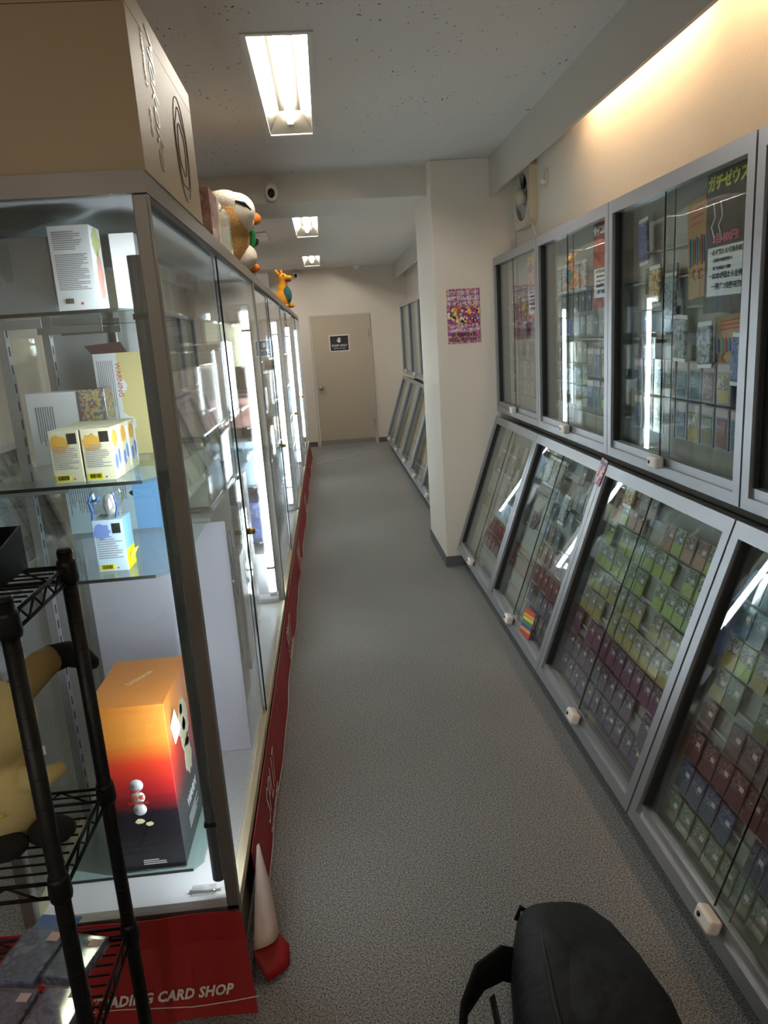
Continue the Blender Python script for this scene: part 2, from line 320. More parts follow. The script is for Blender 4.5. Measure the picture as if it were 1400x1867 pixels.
# recessed ceiling lights, the aisle's own and the added ones
where = ['added out of view above the shop front behind the viewer', 'nearest the viewer, above the first glass showcase', 'just past the ceiling beam', 'farthest, before the staff door']  # first lamp is unseen, added for more ambient light
LAMPS = [(l, wh, (LX0+LX1)/2) for l, wh in zip(LIGHTS, where)]+[(l, wh, (AX0+AX1)/2) for l, wh in zip(LIGHTS, ['added out of view over the aisle behind, beside the shop front', 'added out of view over the aisle behind the nearest showcase', 'added out of view over the aisle behind the third showcase', 'added out of view over the aisle behind, at its far end'])]  # whole second row is unseen, added to raise the ambient light
for (y0, y1), wh, lx in LAMPS:
    t = thing('ceiling_light', 'recessed fluorescent ceiling light '+wh, 'ceiling light', (lx, (y0+y1)/2, ZC), group='recessed fluorescent ceiling lights')
    hx, hy = (LX1-LX0)/2, (y1-y0)/2
    b = MB()
    for x0, x1, a, c in ((-hx-.012, -hx+.008, -hy-.012, hy+.012), (hx-.008, hx+.012, -hy-.012, hy+.012), (-hx+.008, hx-.008, -hy-.012, -hy+.008), (-hx+.008, hx-.008, hy-.008, hy+.012)):
        b.box(x0, x1, a, c, -.006, .0)
    b.build('trim_frame', 'lamp_frame', t)
    b = MB()
    b.box(-hx, hx, -hy, hy, .098, .105)
    b.prism([(-hx+.001, 0), (-hx+.004, 0), (-.055, .098), (-.06, .098)], -hy, hy, 'y'); b.prism([(hx-.004, 0), (hx-.001, 0), (.06, .098), (.055, .098)], -hy, hy, 'y')
    b.prism([(-hy+.001, 0), (-hy+.004, 0), (-hy+.045, .098), (-hy+.04, .098)], -hx, hx, 'x'); b.prism([(hy-.004, 0), (hy-.001, 0), (hy-.04, .098), (hy-.045, .098)], -hx, hx, 'x')
    b.build('reflector', 'reflector', t)
    tb = MB().tube([(0, -hy+.06, .05), (0, hy-.06, .05)], .019, 14).build('fluorescent_tube', 'tube', t)
    for s in (-1, 1): box('lamp_socket', -.014, .014, s*(hy-.055)-.012, s*(hy-.055)+.012, .03, .098, 'white_plastic', t)

# ---------------------------------------------------------------- staff door
b = MB(); d = b.box(DX0+.028, DX1-.028, -.02, .02, .012, DZ-.028).build('door_1', 'door', None, (0, YB+.012, 0)); struct(d)
fr = MB(); fr.box(DX0, DX0+.025, -.03, .06, 0, DZ); fr.box(DX1-.025, DX1, -.03, .06, 0, DZ); fr.box(DX0+.025, DX1-.025, -.03, .06, DZ-.025, DZ); fr.build('door_frame', 'doorframe', d)
box('kick_plate', DX0+.03, DX1-.03, -.023, -.02, .012, .085, 'steel', d)
k = MB(); k.tube([(-.105, -.02, .9), (-.105, -.03, .9)], .032, 18); k.tube([(-.105, -.03, .9), (-.105, -.05, .9), (-.105, -.055, .9), (-.105, -.085, .9), (-.105, -.095, .9)], [.012, .012, .025, .028, .018], 18); k.build('door_knob', 'steel', d)
for z in (1.62, .27): box('hinge', DX1-.04, DX1-.018, -.036, -.02, z, z+.12, 'steel', d)
t = thing('staff_sign', 'black staff only sign with white border on the door', 'sign', (.228, YB-.010, 1.555))
box('sign_border', -.155, .155, -.003, 0, -.125, .125, 'white_plastic', t, .002)
box('sign_face', -.138, .138, -.0045, -.003, -.108, .108, 'sign_black', t)
text('lettering', 'STAFF ONLY', .042, 'white_ink', t, (0, -.0055, -.035), bold=.001)
text('lettering', '関係者以外立入禁止', .020, 'white_ink', t, (0, -.0055, -.075))
hb = MB()
hb.prism([(-.02, 0), (.016, 0), (.02, .02), (.02, .04), (-.02, .04), (-.022, .02)], -.0055, -.0046, 'y')
for i, (x, l) in enumerate(((-.016, .026), (-.005, .034), (.006, .033), (.016, .024))): hb.box(x-.0045, x+.0045, -.0055, -.0046, .038, .04+l)
hb.prism([(-.021, .01), (-.04, .036), (-.034, .042), (-.018, .03)], -.0055, -.0046, 'y'); hb.build('hand_symbol', 'white_ink', t, (0, 0, .01))

# ---------------------------------------------------------------- wall cabinets with sliding glass
UW = .985
INK_ROT = (PI/2, 0, 0)
CARDS = []        # (world matrix, kind, label, group)
def frame_parts(t, W, H, fw, ft, fb, dep, m='alu'):
    b = MB(); b.prism([(0, 0), (W, 0), (W-fw, fb), (fw, fb)], 0, .035); b.build('bottom_rail', m, t)
    b = MB(); b.prism([(0, H), (fw, H-ft), (W-fw, H-ft), (W, H)], 0, .035); b.build('top_rail', m, t)
    b = MB(); b.prism([(0, 0), (fw, fb), (fw, H-ft), (0, H)], 0, .035); b.build('stile', m, t)
    b = MB(); b.prism([(W, 0), (W, H), (W-fw, H-ft), (W-fw, fb)], 0, .035); b.build('stile', m, t)
def lock(t, x, z):
    l = MB(); l.bbox(x-.035, x+.035, -.030, .004, z-.020, z+.020, .008)
    l = l.build('lock', 'white_plastic', t)
    MB().tube([(x-.014, -.0295, z), (x-.014, -.0312, z)], .007, 12).build('keyhole', 'lens', l)
def cabinet(name, label, y_far, upper, slim=False, side=1, back='backboard', rails=None, locked=True):
    W = UW-.004
    if upper: X, Z, H, tilt, dep = 1.12, 1.072, .972, 0., .095
    else: X, Z, H, tilt, dep = .808, .132, .955, -18.6, .085
    if side > 0: loc, rz = (X, y_far-.002, Z), -90
    else: loc, rz = (-2.45+(1.28-X), y_far-UW+.002, Z), 90
    t = thing(name, label, 'cabinet', loc, (R(tilt), 0, R(rz)))
    fw, ft, fb = .036, .046, .036
    frame_parts(t, W, H, fw, ft, fb, dep)
    # carcass
    box('back_panel', 0, W, dep, (.155 if upper else dep+.012), 0, H, back, t)
    box('side_panel', 0, .012, .035, dep, 0, H, 'slat_grey', t); box('side_panel', W-.012, W, .035, dep, 0, H, 'slat_grey', t)
    box('top_panel', .012, W-.012, .035, dep, H-.012, H, 'alu', t); box('bottom_panel', .012, W-.012, .035, dep, 0, .03, 'alu', t)
    b = MB(); b.box(fw, W-fw, .010, .034, fb, fb+.028); b.build('track', 'alu', t)
    b = MB(); b.box(fw, fw+.008, .012, .04, fb, H-ft); b.build('guide_channel', 'track' if back == 'backboard' else 'slat_grey', t)
    b = MB(); b.box(W-fw-.008, W-fw, .012, .04, fb, H-ft); b.build('guide_channel', 'track' if back == 'backboard' else 'slat_grey', t)
    mid = W*.455
    g = box('glass_pane', fw+.008, mid+.05, .024, .028, fb+.028, H-ft, 'glass', t); 
    g2 = box('glass_pane', mid, W-fw-.008, .015, .019, fb+.028, H-ft, 'glass', t)
    box('pane_edge', mid-.002, mid, .0145, .0195, fb+.028, H-ft, 'track', g2)
    box('pane_edge', mid+.05, mid+.051, .0238, .0282, fb+.028, H-ft, 'slat_grey', g)
    if locked: lock(t, mid+.03, fb+.012)
    for z in rails or []:
        box('card_rail', .05, W-.05, dep-.016, dep, z-.003, z+.003, 'rail', t)
    bpy.context.view_layer.update()
    return t
def wm(t): return Matrix.Translation(t.location) @ t.rotation_euler.to_matrix().to_4x4()
def put_cards(t, dep, rows, place, z0=.06):
    """rows: bottom to top (kind, z, x0, x1, pitch, gaps)"""
    W = wm(t)
    for ri, (kind, z, x0, x1, pitch, gaps) in enumerate(rows):
        n = int((x1-x0)/pitch+.5); k = 0
        for i in range(n):
            if i in gaps: continue
            x = x0+(i+.5)*pitch+random.uniform(-.004, .004)
            kd = kind if isinstance(kind, str) else kind[i % len(kind)]
            lean = Matrix.Rotation(R(random.uniform(-1.2, 1.2)), 4, 'Y')
            CARDS.append((W @ Matrix.Translation((x, dep-.026, z+random.uniform(-.002, .002))) @ lean, kd,
                          '%s trading card, %s row from bottom, %s from left, %s' % (kd, ORD[min(ri, 13)], ORD[min(k, 13)], place), 'trading cards in '+place)); k += 1
Yseam = [4.87, 3.885, 2.90, 1.91]
# lower, slanted
zr = [.085+.088*i for i in range(10)]
L1 = cabinet('slanted_cabinet', 'slanted aluminium glass cabinet of red and white packs beside the column', Yseam[0], False, rails=[z-.045 for z in zr[1::2]])
L2 = cabinet('slanted_cabinet', 'slanted glass cabinet with a rainbow flyer at its lower right corner', Yseam[1], False, rails=[z-.045 for z in zr[1::2]])
L3 = cabinet('slanted_cabinet', 'slanted glass cabinet full of green, yellow and purple cards', Yseam[2], False, rails=[z-.05 for z in zr])
L4 = cabinet('slanted_cabinet', 'slanted glass cabinet nearest the viewer beside the black backpack', Yseam[3], False, rails=[z-.05 for z in zr])
D = .085
put_cards(L3, D, [('purple', .115, .07, .93, .0725, ()), ('purple', .213, .07, .93, .0725, (9,)), ('purple', .311, .07, .93, .0725, (1,)), ('yellow', .409, .07, .93, .0725, (3,)),
                  ('yellow', .507, .07, .86, .0725, (7,)), ('green', .605, .09, .93, .0735, (6,)), ('green', .703, .09, .93, .0735, (1, 8)), (('red', 'green', 'red'), .801, .09, .93, .0735, (4, 5)), (('red', 'white'), .87, .07, .42, .073, ())], 'cabinet of purple cards')
put_cards(L4, D, [('olive', .115, .07, .93, .0725, (7,)), ('slate', .213, .07, .93, .0725, (4,)), ('brown', .311, .07, .93, .0725, (6,)), ('brown', .409, .07, .93, .0725, (1,)),
                  (('yellow', 'olive'), .507, .07, .93, .0725, (2,)), (('yellow', 'green'), .605, .07, .93, .0725, (4,)), ('teal', .703, .07, .93, .0735, (2, 6)), ('teal', .801, .07, .93, .0735, (3, 7))], 'nearest slanted cabinet')
put_cards(L2, D, [(('slate', 'brown'), .115, .46, .93, .075, ()), (('slate', 'purple'), .213, .44, .93, .075, (1,)), ('brown', .311, .42, .93, .078, (5,)), ('maroon', .42, .38, .93, .078, ()),
                  (('maroon', 'slate'), .52, .16, .62, .078, (1, 2)), (('slate', 'teal'), .63, .40, .72, .078, (1,)), (('white', 'slate'), .74, .62, .93, .078, ()), (('maroon', 'white'), .85, .62, .93, .078, (1,))], 'cabinet with rainbow flyer')
put_cards(L1, D, [(('maroon', 'brown'), .213, .40, .93, .085, (5,)), ('maroon', .32, .30, .93, .08, ()), (('red', 'green'), .42, .07, .38, .09, ()), (('slate', 'white'), .44, .50, .93, .075, ()), (('slate', 'white'), .55, .50, .93, .075, (3,)), (('white', 'teal'), .66, .07, .70, .09, (3, 4)), (('red', 'white'), .80, .20, .93, .09, (2, 6))], 'slanted cabinet beside column')
# upper, upright
ur = [.12, .25, .36, .46, .56, .66, .76]
U1 = cabinet('upright_cabinet', 'upright aluminium glass cabinet beside the column, holding a pink poster', Yseam[0], True, rails=ur)
U2 = cabinet('upright_cabinet', 'upright aluminium glass cabinet holding a fiery red poster', Yseam[1], True, rails=ur)
U3 = cabinet('upright_cabinet', 'upright aluminium glass cabinet holding the lightning poster and tan pencil boards', Yseam[2], True, rails=ur)
U4 = cabinet('upright_cabinet', 'upright aluminium glass cabinet nearest the viewer, cut off at right', Yseam[3], True, rails=ur)
DU = .095
put_cards(U3, DU, [(('slate', 'white'), .42, .14, .46, .075, (2,)), (('teal', 'slate'), .52, .14, .50, .09, (1,)), (('olive', 'white'), .66, .18, .46, .09, ()), ], 'cabinet with lightning poster', 0)
put_cards(U2, DU, [(('olive', 'yellow'), .20, .12, .60, .075, ()), (('olive', 'yellow'), .30, .12, .60, .075, ()), (('olive', 'slate'), .40, .12, .60, .075, ()), (('slate', 'white'), .52, .16, .90, .078, (2,)), (('slate', 'teal'), .63, .20, .60, .085, (1,))], 'cabinet with red poster')
put_cards(U1, DU, [(('brown', 'white'), .18, .20, .90, .078, ()), (('brown', 'white'), .29, .20, .90, .078, ()), (('brown', 'slate'), .40, .20, .90, .078, (3,)), (('maroon', 'purple'), .52, .22, .55, .078, ())], 'cabinet with pink poster')
put_cards(U4, DU, [('slate', .20, .07, .93, .078, (2,)), ('brown', .31, .07, .93, .078, (4,))], 'nearest upright cabinet')
# support plinths under the slanted cabinets
for i, (ya, yb, lb) in enumerate([(.93, 4.86, 'dark recessed base under the near slanted cabinets'), (5.72, 10.84, 'dark recessed base under the far slanted cabinets')]):
    b = MB(); b.prism([(.99, 0), (1.27, 0), (1.27, .98), (1.262, .98), (.93, .14), (.99, .11)], ya, yb)
    tag(b.build('cabinet_base', 'alu_dark'), lb, 'base')
# far cabinets past the column, empty
far_names = ['last before the back wall', 'second from the back wall', 'third from the back wall', 'fourth from the back wall', 'fifth from the back wall']
for i in range(5):
    yf = 10.85-i*UW
    cabinet('slanted_cabinet', 'empty slanted glass cabinet past the column, '+far_names[i], yf, False, back='beigeback', rails=[.3, .5, .7])
    cabinet('upright_cabinet', 'empty upright glass cabinet past the column, '+far_names[i], yf, True, back='beigeback', rails=[.3, .5, .7])

# card prototypes: body with art window and price sticker
PROTO = {}
def card_proto(kind):
    if kind in PROTO: return PROTO[kind]
    b = MB().box(-.0315, .0315, -.002, .002, -.044, .044).build('trading_card', 'card_'+kind)
    a = MB().box(-.0285, .0285, -.0027, -.002, -.004, .041).build('card_art', 'art_'+kind, b)
    s = MB().box(.004, .022, -.0034, -.0027, .006, .018).build('price_sticker', 'sticker', b)
    v = MB().box(-.0350, .0350, -.0048, -.0040, -.0465, .0475).build('clear_sleeve', 'sleeve', b)
    for q in (b, a, s, v): C.objects.unlink(q)
    PROTO[kind] = (b, a, s, v)
    return PROTO[kind]
camp = camo.matrix_world.translation; camI = camo.matrix_world.inverted()
def weight(m4):
    p = camI @ m4.translation
    if p.z > -.1: return -1
    u, v = 700+F_PX*p.x/-p.z, 933.5-F_PX*p.y/-p.z
    if u < -30 or u > 1430 or v < -30 or v > 1900: return -1
    nrm = (m4.to_3x3() @ Vector((0, -1, 0)))
    dv = camp-m4.translation
    return max(.001, nrm.dot(dv.normalized()))/dv.length_squared
CARDS = [(weight(c[0]),)+c for c in CARDS]
CARDS.sort(key=lambda c: -c[0])
CARDS = [c for c in CARDS if c[0] > 0]
for wgt, mw, kind, lb, grp in CARDS[:300]:
    b0, *kids = card_proto(kind)
    o = b0.copy(); C.objects.link(o); o.matrix_world = mw; tag(o, lb, 'card', grp)
    for q in kids:
        c = q.copy(); C.objects.link(c); c.parent = o
rest = MB(); kinds = list(CARD)
for wgt, mw, kind, lb, grp in CARDS[300:]:
    i = kinds.index(kind)
    rest.box(-.0315, .0315, -.002, .002, -.044, .044, 2*i, mw); rest.box(-.0285, .0285, -.0027, -.002, -.004, .041, 2*i+1, mw)
if CARDS[300:]:
    o = rest.build('trading_cards', [x for k in kinds for x in ('card_'+k, 'art_'+k)])
    o['kind'] = 'stuff'; tag(o, 'remaining small trading cards in the cabinets farther along the aisle', 'cards')

# ---- things displayed in the cabinets
def local(t, x, y, z, rx=0, ry=0, rz=0): return wm(t) @ Matrix.Translation((x, y, z)) @ Euler((rx, ry, rz)).to_matrix().to_4x4()
def placed(name, label, cat, t, x, y, z, ry=0, group=None, rx=0):
    o = thing(name, label, cat, group=group); o.matrix_world = local(t, x, y, z, rx, ry); return o
def slab(t, x, z, kind, label, group, dep):
    o = placed('graded_card', label, 'card', t, x, dep-.030, z, R(random.uniform(-1.5, 1.5)), group)
    box('case', -.04, .04, -.004, .004, -.064, .064, 'slab', o, .002)
    box('case_label', -.034, .034, -.0048, -.004, .036, .058, 'slab_label', o)
    c = box('inner_card', -.030, .030, -.0048, -.004, -.056, .03, 'card_'+kind, o)
    box('card_art', -.026, .026, -.0054, -.0048, -.018, .024, 'art_'+kind, c)
sk = ['slate', 'teal', 'green', 'brown', 'slate', 'yellow', 'olive', 'maroon', 'teal']
for i in range(9): slab(U3, .155+i*.087, .19, sk[i], 'graded card in hard case, bottom row, %s from left, under lightning poster' % ORD[i], 'graded cards in upright cabinet', DU)
for i in range(8): slab(U3, .155+i*.087, .325, sk[(i*2) % 9], 'graded card in hard case, second row, %s from left, under lightning poster' % ORD[i], 'graded cards in upright cabinet', DU)
for i in range(4): slab(U2, .62+i*.085, .22, sk[i], 'graded card in hard case, lower row, %s from left, under red poster' % ORD[i], 'graded cards under the red poster', DU)
for i in range(4): slab(U2, .62+i*.085, .36, sk[i+3], 'graded card in hard case, upper row, %s from left, under red poster' % ORD[i], 'graded cards under the red poster', DU)
def pack(t, x, z, w, h, m, label, dep, ry=0, group=None, th=.006):
    o = placed('card_pack', label, 'pack', t, x, dep-.042, z, R(ry), group)
    b = MB(); n = 6
    b.bbox(-w/2, w/2, -th, th, -h/2+.012, h/2-.012, .005); b.build('wrapper', m, o)
    for s in (-1, 1):
        z0 = s*(h/2-.006)
        f = MB()
        for k in range(8):
            x0 = -w/2+w*k/8; f.prism([(x0, z0-.006), (x0+w/8, z0-.006), (x0+w/8, z0+.006), (x0+w/16, z0+(.008 if s > 0 else .006)), (x0, z0+.006)], -.001, .001)
        f.build('crimped_edge', 'silver_dot', o)
def pencil_board(t, x, z, w, h, ry, label):
    o = placed('tan_board', label, 'board', t, x, .075, z, R(ry))
    box('board', -w/2, w/2, -.003, .003, -h/2, h/2, 'tan_board', o)
    for k in range(7):
        xx = -w*.36+k*w*.12; m = ['pencil_blue', 'pencil_green', 'pencil_red'][k % 3]; hh = h*random.uniform(.22, .30)
        MB().prism([(xx-w*.035, -hh/2), (xx+w*.035, -hh/2), (xx+w*.035, hh/2-w*.05), (xx, hh/2), (xx-w*.035, hh/2-w*.05)], -.005, -.003).build('pencil_print', m, o, (0, 0, -h*.02))
    text('lettering', 'くじ', w*.34, 'pencil_red', o, (0, -.0045, -h*.27))
    for k in range(3): box('print_line', -w*.32, w*.32, -.0038, -.003, h*(.24+.07*k), h*(.265+.07*k), 'red_ink', o)
pencil_board(U3, .555, .735, .12, .30, -5, 'tall tan board with coloured pencil prints, middle of upright cabinet')
pencil_board(U3, .77, .445, .17, .17, -4, 'small tan board with coloured pencil prints under lightning poster')
def poster(t, x, z, w, h, y, art, title, tcol, sub, lines, label, name='poster'):
    o = placed(name, label, 'poster', t, x, y, z)
    box('sheet', -w/2, w/2, -.001, .001, -h/2, h/2, art, o)
    text('title_lettering', title, w*.19, tcol, o, (0, -.002, h*.40), bold=.002)
    if sub: text('price_lettering', sub, w*.13, 'pink_ink', o, (0, -.002, h*.02), bold=.001)
    note = box('note_sheet', -w*.42, w*.40, -.0022, -.001, -h*.38, -h*.035, 'paper', o)
    zz = -h*.075
    for s, sc in lines:
        text('note_lettering', s, w*sc, 'flyer_text', note, (-w*.38, -.003, zz), align='LEFT', bold=.0006 if sc > .08 else 0); zz -= h*(.075 if sc > .08 else .055)
    return o
ln = [('・必ず当たる!引換券確定封入', .075), ('　―引換券の使用列から', .052), ('　　好きな商品と交換!', .052), ('・GODが出たら全列から', .085), ('　一列ずつ交換可能!', .085)]
p3 = poster(U3, .775, .735, .23, .40, .045, 'poster_dark', 'ガチゼウス', 'yellow_ink', '1回 800円!', ln, 'dark lightning poster with yellow title in the largest upright cabinet')
# zig zag lightning on the poster
for x0 in (-.075, -.035):
    zz = MB(); pts = [(x0, .11), (x0+.012, .07), (x0-.008, .045), (x0+.014, .005), (x0+.004, -.0)]
    for (a, c), (d_, e_) in zip(pts, pts[1:]): zz.prism([(a-.003, c), (a+.003, c), (d_+.003, e_), (d_-.003, e_)], -.0018, -.001)
    zz.build('lightning_print', 'pale_blue', p3)
p2 = poster(U2, .80, .76, .20, .34, .045, 'poster_fire', 'サイコロブ', 'paper', '', ln, 'fiery red and black poster with a white note, second upright cabinet')
p1 = poster(U1, .77, .74, .23, .36, .045, 'poster_pink', 'ガチドリ', 'yellow_ink', '', ln, 'pink poster with a white note in the upright cabinet beside column')
for t, s, nm in ((U3, 'S S', 'lightning'), (U2, 'SAS', 'fiery red')):
    o = placed('letter_banner', 'narrow vertical yellow letter banner left of the %s poster' % nm, 'banner', t, .10, .11, .60)
    box('strip', -.025, .025, -.001, .001, -.33, .30, 'poster_dark', o)
    for k, ch in enumerate(['S', 'S', '確', '率', 'ア', 'ッ', 'プ']): text('lettering', ch, .075, 'yellow_ink' if k < 2 or k > 3 else 'paper', o, (0, -.002, .25-k*.085), bold=.001)
pack(U3, .20, .80, .075, .16, 'pack_blue', 'dark blue hanging pack, top left of upright cabinet with lightning poster', DU, -4)
pack(U3, .30, .64, .085, .14, 'pack_gold', 'pale gold pack above the graded cards left of the boards', DU, -3)
pack(U3, .42, .60, .08, .15, 'pack_grey', 'silver grey pack beside the tall tan pencil board', DU, 0)
pack(U3, .50, .46, .08, .15, 'pack_grey', 'silver grey pack below the tall tan pencil board', DU, 3)
pack(U3, .66, .44, .085, .14, 'pack_grey', 'silver grey pack left of the small tan board', DU, -3)
pack(U3, .86, .40, .085, .15, 'pack_blue', 'blue pack at the right end, under the small tan board', DU, 2)
for i in range(5): pack(U2, .22+.085*i, .74, .07, .13, 'pack_grey', 'grey hanging pack, top row, %s from left, beside red poster' % ORD[i], DU, random.uniform(-3, 3), 'grey packs beside the red poster')
for i in range(4): pack(U1, .30+.12*i, .62+.02*(i % 2), .08, .14, 'pack_multi', 'multicoloured pack, %s from left, below the pink poster' % ORD[i], DU, random.uniform(-3, 3), 'packs in cabinet beside the column')
for i in range(3): pack(L2, .24+.095*i, .80, .085, .15, 'pack_multi', 'red patterned pack, %s from left, top of cabinet with rainbow flyer' % ORD[i], D, 0, 'red packs in slanted cabinet')
for i in range(2): pack(L2, .40+.20*i, .67, .075, .14, 'pack_grey', 'silver pack, %s from left, middle of cabinet with rainbow flyer' % ORD[i], D, 0, 'silver packs in slanted cabinet')
for i in range(3): pack(L1, .30+.13*i, .70, .08, .14, 'pack_multi', 'multicoloured pack, %s from left, in slanted cabinet beside column' % ORD[i], D, 0, 'packs in slanted cabinet beside column')
pack(L3, .22, .88, .08, .11, 'pack_gold', 'gold pack at the top left of the cabinet of purple cards', D)
pack(L4, .50, .88, .08, .10, 'pack_gold', 'gold pack at the top of the nearest slanted cabinet', D)
# rainbow flyer stuck at L2 lower right and card tag on the rail
o = placed('rainbow_flyer', 'rainbow coloured striped flyer in lower corner of slanted cabinet', 'flyer', L2, .70, .003, .12, R(-4))
box('sheet', -.075, .075, -.001, .001, -.065, .065, 'pencil_red', o)
for k, c in enumerate(['red_dot', 'orange_print', 'yellow_ink', 'pencil_green', 'pencil_blue', 'orange_print', 'red_dot']): MB().prism([(-.073, .050-.017*k), (.073, .062-.017*k), (.073, .048-.017*k), (-.073, .036-.017*k)], -.0018, -.001).build('colour_band', c, o)
o = placed('card_tag', 'small colourful card standing on the cabinet rail above purple card cabinet', 'card', L2, .975, -.003, .915, R(6))
box('sheet', -.035, .035, -.001, .001, -.055, .055, 'poster_mix', o); box('print_line', -.03, .03, -.0018, -.001, .03, .045, 'pencil_blue', o)

# ---------------------------------------------------------------- column poster, fan, cameras
t = thing('promotion_poster', 'bright multicoloured Japanese campaign poster on the column', 'poster', (.918, CY0-.002, 1.70))
box('sheet', -.108, .108, -.002, .001, -.172, .172, 'poster_mix', t)
box('picture_band', -.106, .106, -.0026, -.002, -.045, .055, 'poster_bright', t)
for s, z, sz, mm in [('シングルカード', .145, .030, 'paper'), ('お持ち込み感謝', .112, .030, 'paper'), ('キャンペーン!!', .079, .033, 'paper'), ('シングルカードを', -.062, .025, 'paper'), ('1,000円以上ご購入で', -.090, .022, 'paper'), ('ポケカBOXを', -.119, .026, 'flyer_text'), ('プレゼント!!', -.148, .028, 'flyer_text')]:
    text('lettering', s, sz, mm, t, (0, -.0035, z), bold=.0008)
def fan():
    t = thing('exhaust_fan', 'cream square wall exhaust fan above the far upright cabinet', 'fan', (XR, 4.56, 2.355), (0, 0, R(-90)))
    s = .175; b = MB(); n = 28; ri = .135
    # square plate with a round hole (local x right, y depth, z up), front at y=-.045
    ring = [(ri*math.cos(2*PI*k/n), ri*math.sin(2*PI*k/n)) for k in range(n)]
    sq = []
    for k in range(n):
        a = 2*PI*k/n; c, q = math.cos(a), math.sin(a); f = s/max(abs(c), abs(q)); sq.append((c*f, q*f))
    vs = [(x, -.05, z) for x, z in ring]+[(x, -.05, z) for x, z in sq]+[(x, -.012, z) for x, z in ring]+[(x, 0, z) for x, z in sq]
    fs = []
    for k in range(n):
        j = (k+1) % n; fs += [(k, j, n+j, n+k), (k, 2*n+k, 2*n+j, j), (n+k, n+j, 3*n+j, 3*n+k)]
    b.add(vs, fs); b.build('fan_frame', 'fan', t)
    MB().tube([(0, -.013, 0), (0, -.003, 0)], ri, 28).build('fan_opening', 'fan_dark', t)
    MB().tube([(0, -.075, 0), (0, -.07, 0), (0, -.02, 0)], [.03, .042, .045], 18).build('fan_hub', 'fan', t)
    for k in range(4):
        a = PI/2*k+.4; f = MB(); pts = []
        for (r, da, y) in ((.04, -.35, -.05), (.125, -.28, -.055), (.125, .42, -.025), (.04, .35, -.025)): pts.append((r*math.cos(a+da), y, r*math.sin(a+da)))
        f.add(pts+[(x, y+.003, z) for x, y, z in pts], [(0, 1, 2, 3), (7, 6, 5, 4), (0, 4, 5, 1), (1, 5, 6, 2), (2, 6, 7, 3), (3, 7, 4, 0)]); f.build('fan_blade', 'vent', t)
    MB().tube([(.16, -.03, -.16), (.19, -.035, -.20), (.20, -.02, -.24)], .006, 6).build('pull_cord', 'cord', t)
fan()
t = thing('wall_outlet', 'small wall outlet with plugged cord beside the exhaust fan', 'outlet', (XR, 4.21, 2.385), (0, 0, R(-90)))
box('plate', -.022, .022, -.012, 0, -.05, .05, 'fan', t, .003); box('plug', -.014, .014, -.035, -.012, -.03, -.008, 'white_plastic', t, .003)
MB().tube([(0, -.03, -.03), (-.005, -.03, -.09), (-.03, -.025, -.19), (-.06, -.025, -.215)], .004, 6).build('plug_cord', 'cord', t)
def camera_unit(loc, rz, label):
    t = thing('security_camera', label, 'camera', loc, (0, 0, rz), 'white security cameras')
    box('mount', -.03, .03, -.02, 0, -.015, .015, 'white_plastic', t, .006)
    MB().tube([(0, -.02, 0), (0, -.045, -.03)], .016, 12).build('arm', 'white_plastic', t)
    b = MB(); b.ball((0, -.055, -.065), (.042, .042, .055), 0, 18); bd = b.build('camera_body', 'white_plastic', t)
    MB().ball((0, -.078, -.075), (.026, .026, .032), 0, 14).build('lens', 'lens', bd)
camera_unit((-.255, 5.04, 2.60), 0, 'white security camera on the ceiling beam above the aisle')
camera_unit((-.34, YB, 2.64), 0, 'white security camera on back wall behind the orange plush')
t = thing('smoke_detector', 'white smoke detector on the ceiling near the staff door', 'detector', (.55, 11.2, ZC))
MB().tube([(0, 0, 0), (0, 0, -.02), (0, 0, -.022), (0, 0, -.05), (0, 0, -.055)], [.055, .055, .045, .04, .02], 18).build('body', 'white_plastic', t)
t = thing('dome_camera', 'dark dome camera on a pale square ceiling plate', 'camera', (-.62, 7.75, ZC))
box('plate', -.15, .15, -.3, .3, -.012, 0, 'lamp_frame', t, .003); MB().ball((0, -.05, -.05), (.06, .06, .055), 0, 16).build('dome', 'lens', t); MB().tube([(0, -.05, 0), (0, -.05, -.03)], .07, 18).build('dome_ring', 'white_plastic', t)
# cable cover on the floor
t = MB(); a = Vector((-.24, 9.67, 0)); c = Vector((.80, 10.69, 0)); dd = (c-a).normalized(); pp = Vector((-dd.y, dd.x, 0))
prof = [(-.02, 0), (.02, 0), (.012, .01), (-.012, .01)]
vs = [a+pp*u+Vector((0, 0, z)) for u, z in prof]+[c+pp*u+Vector((0, 0, z)) for u, z in prof]
t.add(vs, [(0, 1, 2, 3), (7, 6, 5, 4), (0, 4, 5, 1), (1, 5, 6, 2), (2, 6, 7, 3), (3, 7, 4, 0)])
tag(t.build('cable_cover', 'cable_cover'), 'pale cable cover strip laid diagonally across the carpet by staff door', 'cable cover')

# ---------------------------------------------------------------- glass showcases on the left
SX0, SX1, SZ0, SZ1 = -.86, -.33, .215, 1.955
BOUNDS = [1.60, 3.86, 6.08, 8.27, 10.46]
SHELVES = [1.085, 1.315, 1.70]
def led(t, x, y, face, z0=.27, z1=1.80):
    """vertical LED strip: housing half towards -face, glowing half towards +face (along y)"""
    n = 10; r = .017
    tube = MB(); ho = MB()
    arc = lambda s: [(x+r*math.cos(a), y+s*r*math.sin(a)) for a in [PI*k/n for k in range(n+1)]]
    ho.prism(arc(-face), z0, z1, 'z'); tube.prism([(x+(px-x)*.9, py) for px, py in arc(face)], z0+.03, z1-.03, 'z')
    h = ho.build('led_housing', 'alu_dark' if False else 'slat_grey', t); tube.build('led_light', 'led', h)
    for z in (z0+.16, z1-.13): box('led_clip', x-.017, x+.017, y-.017, y+.017, z, z+.012, 'alu_dark', h)
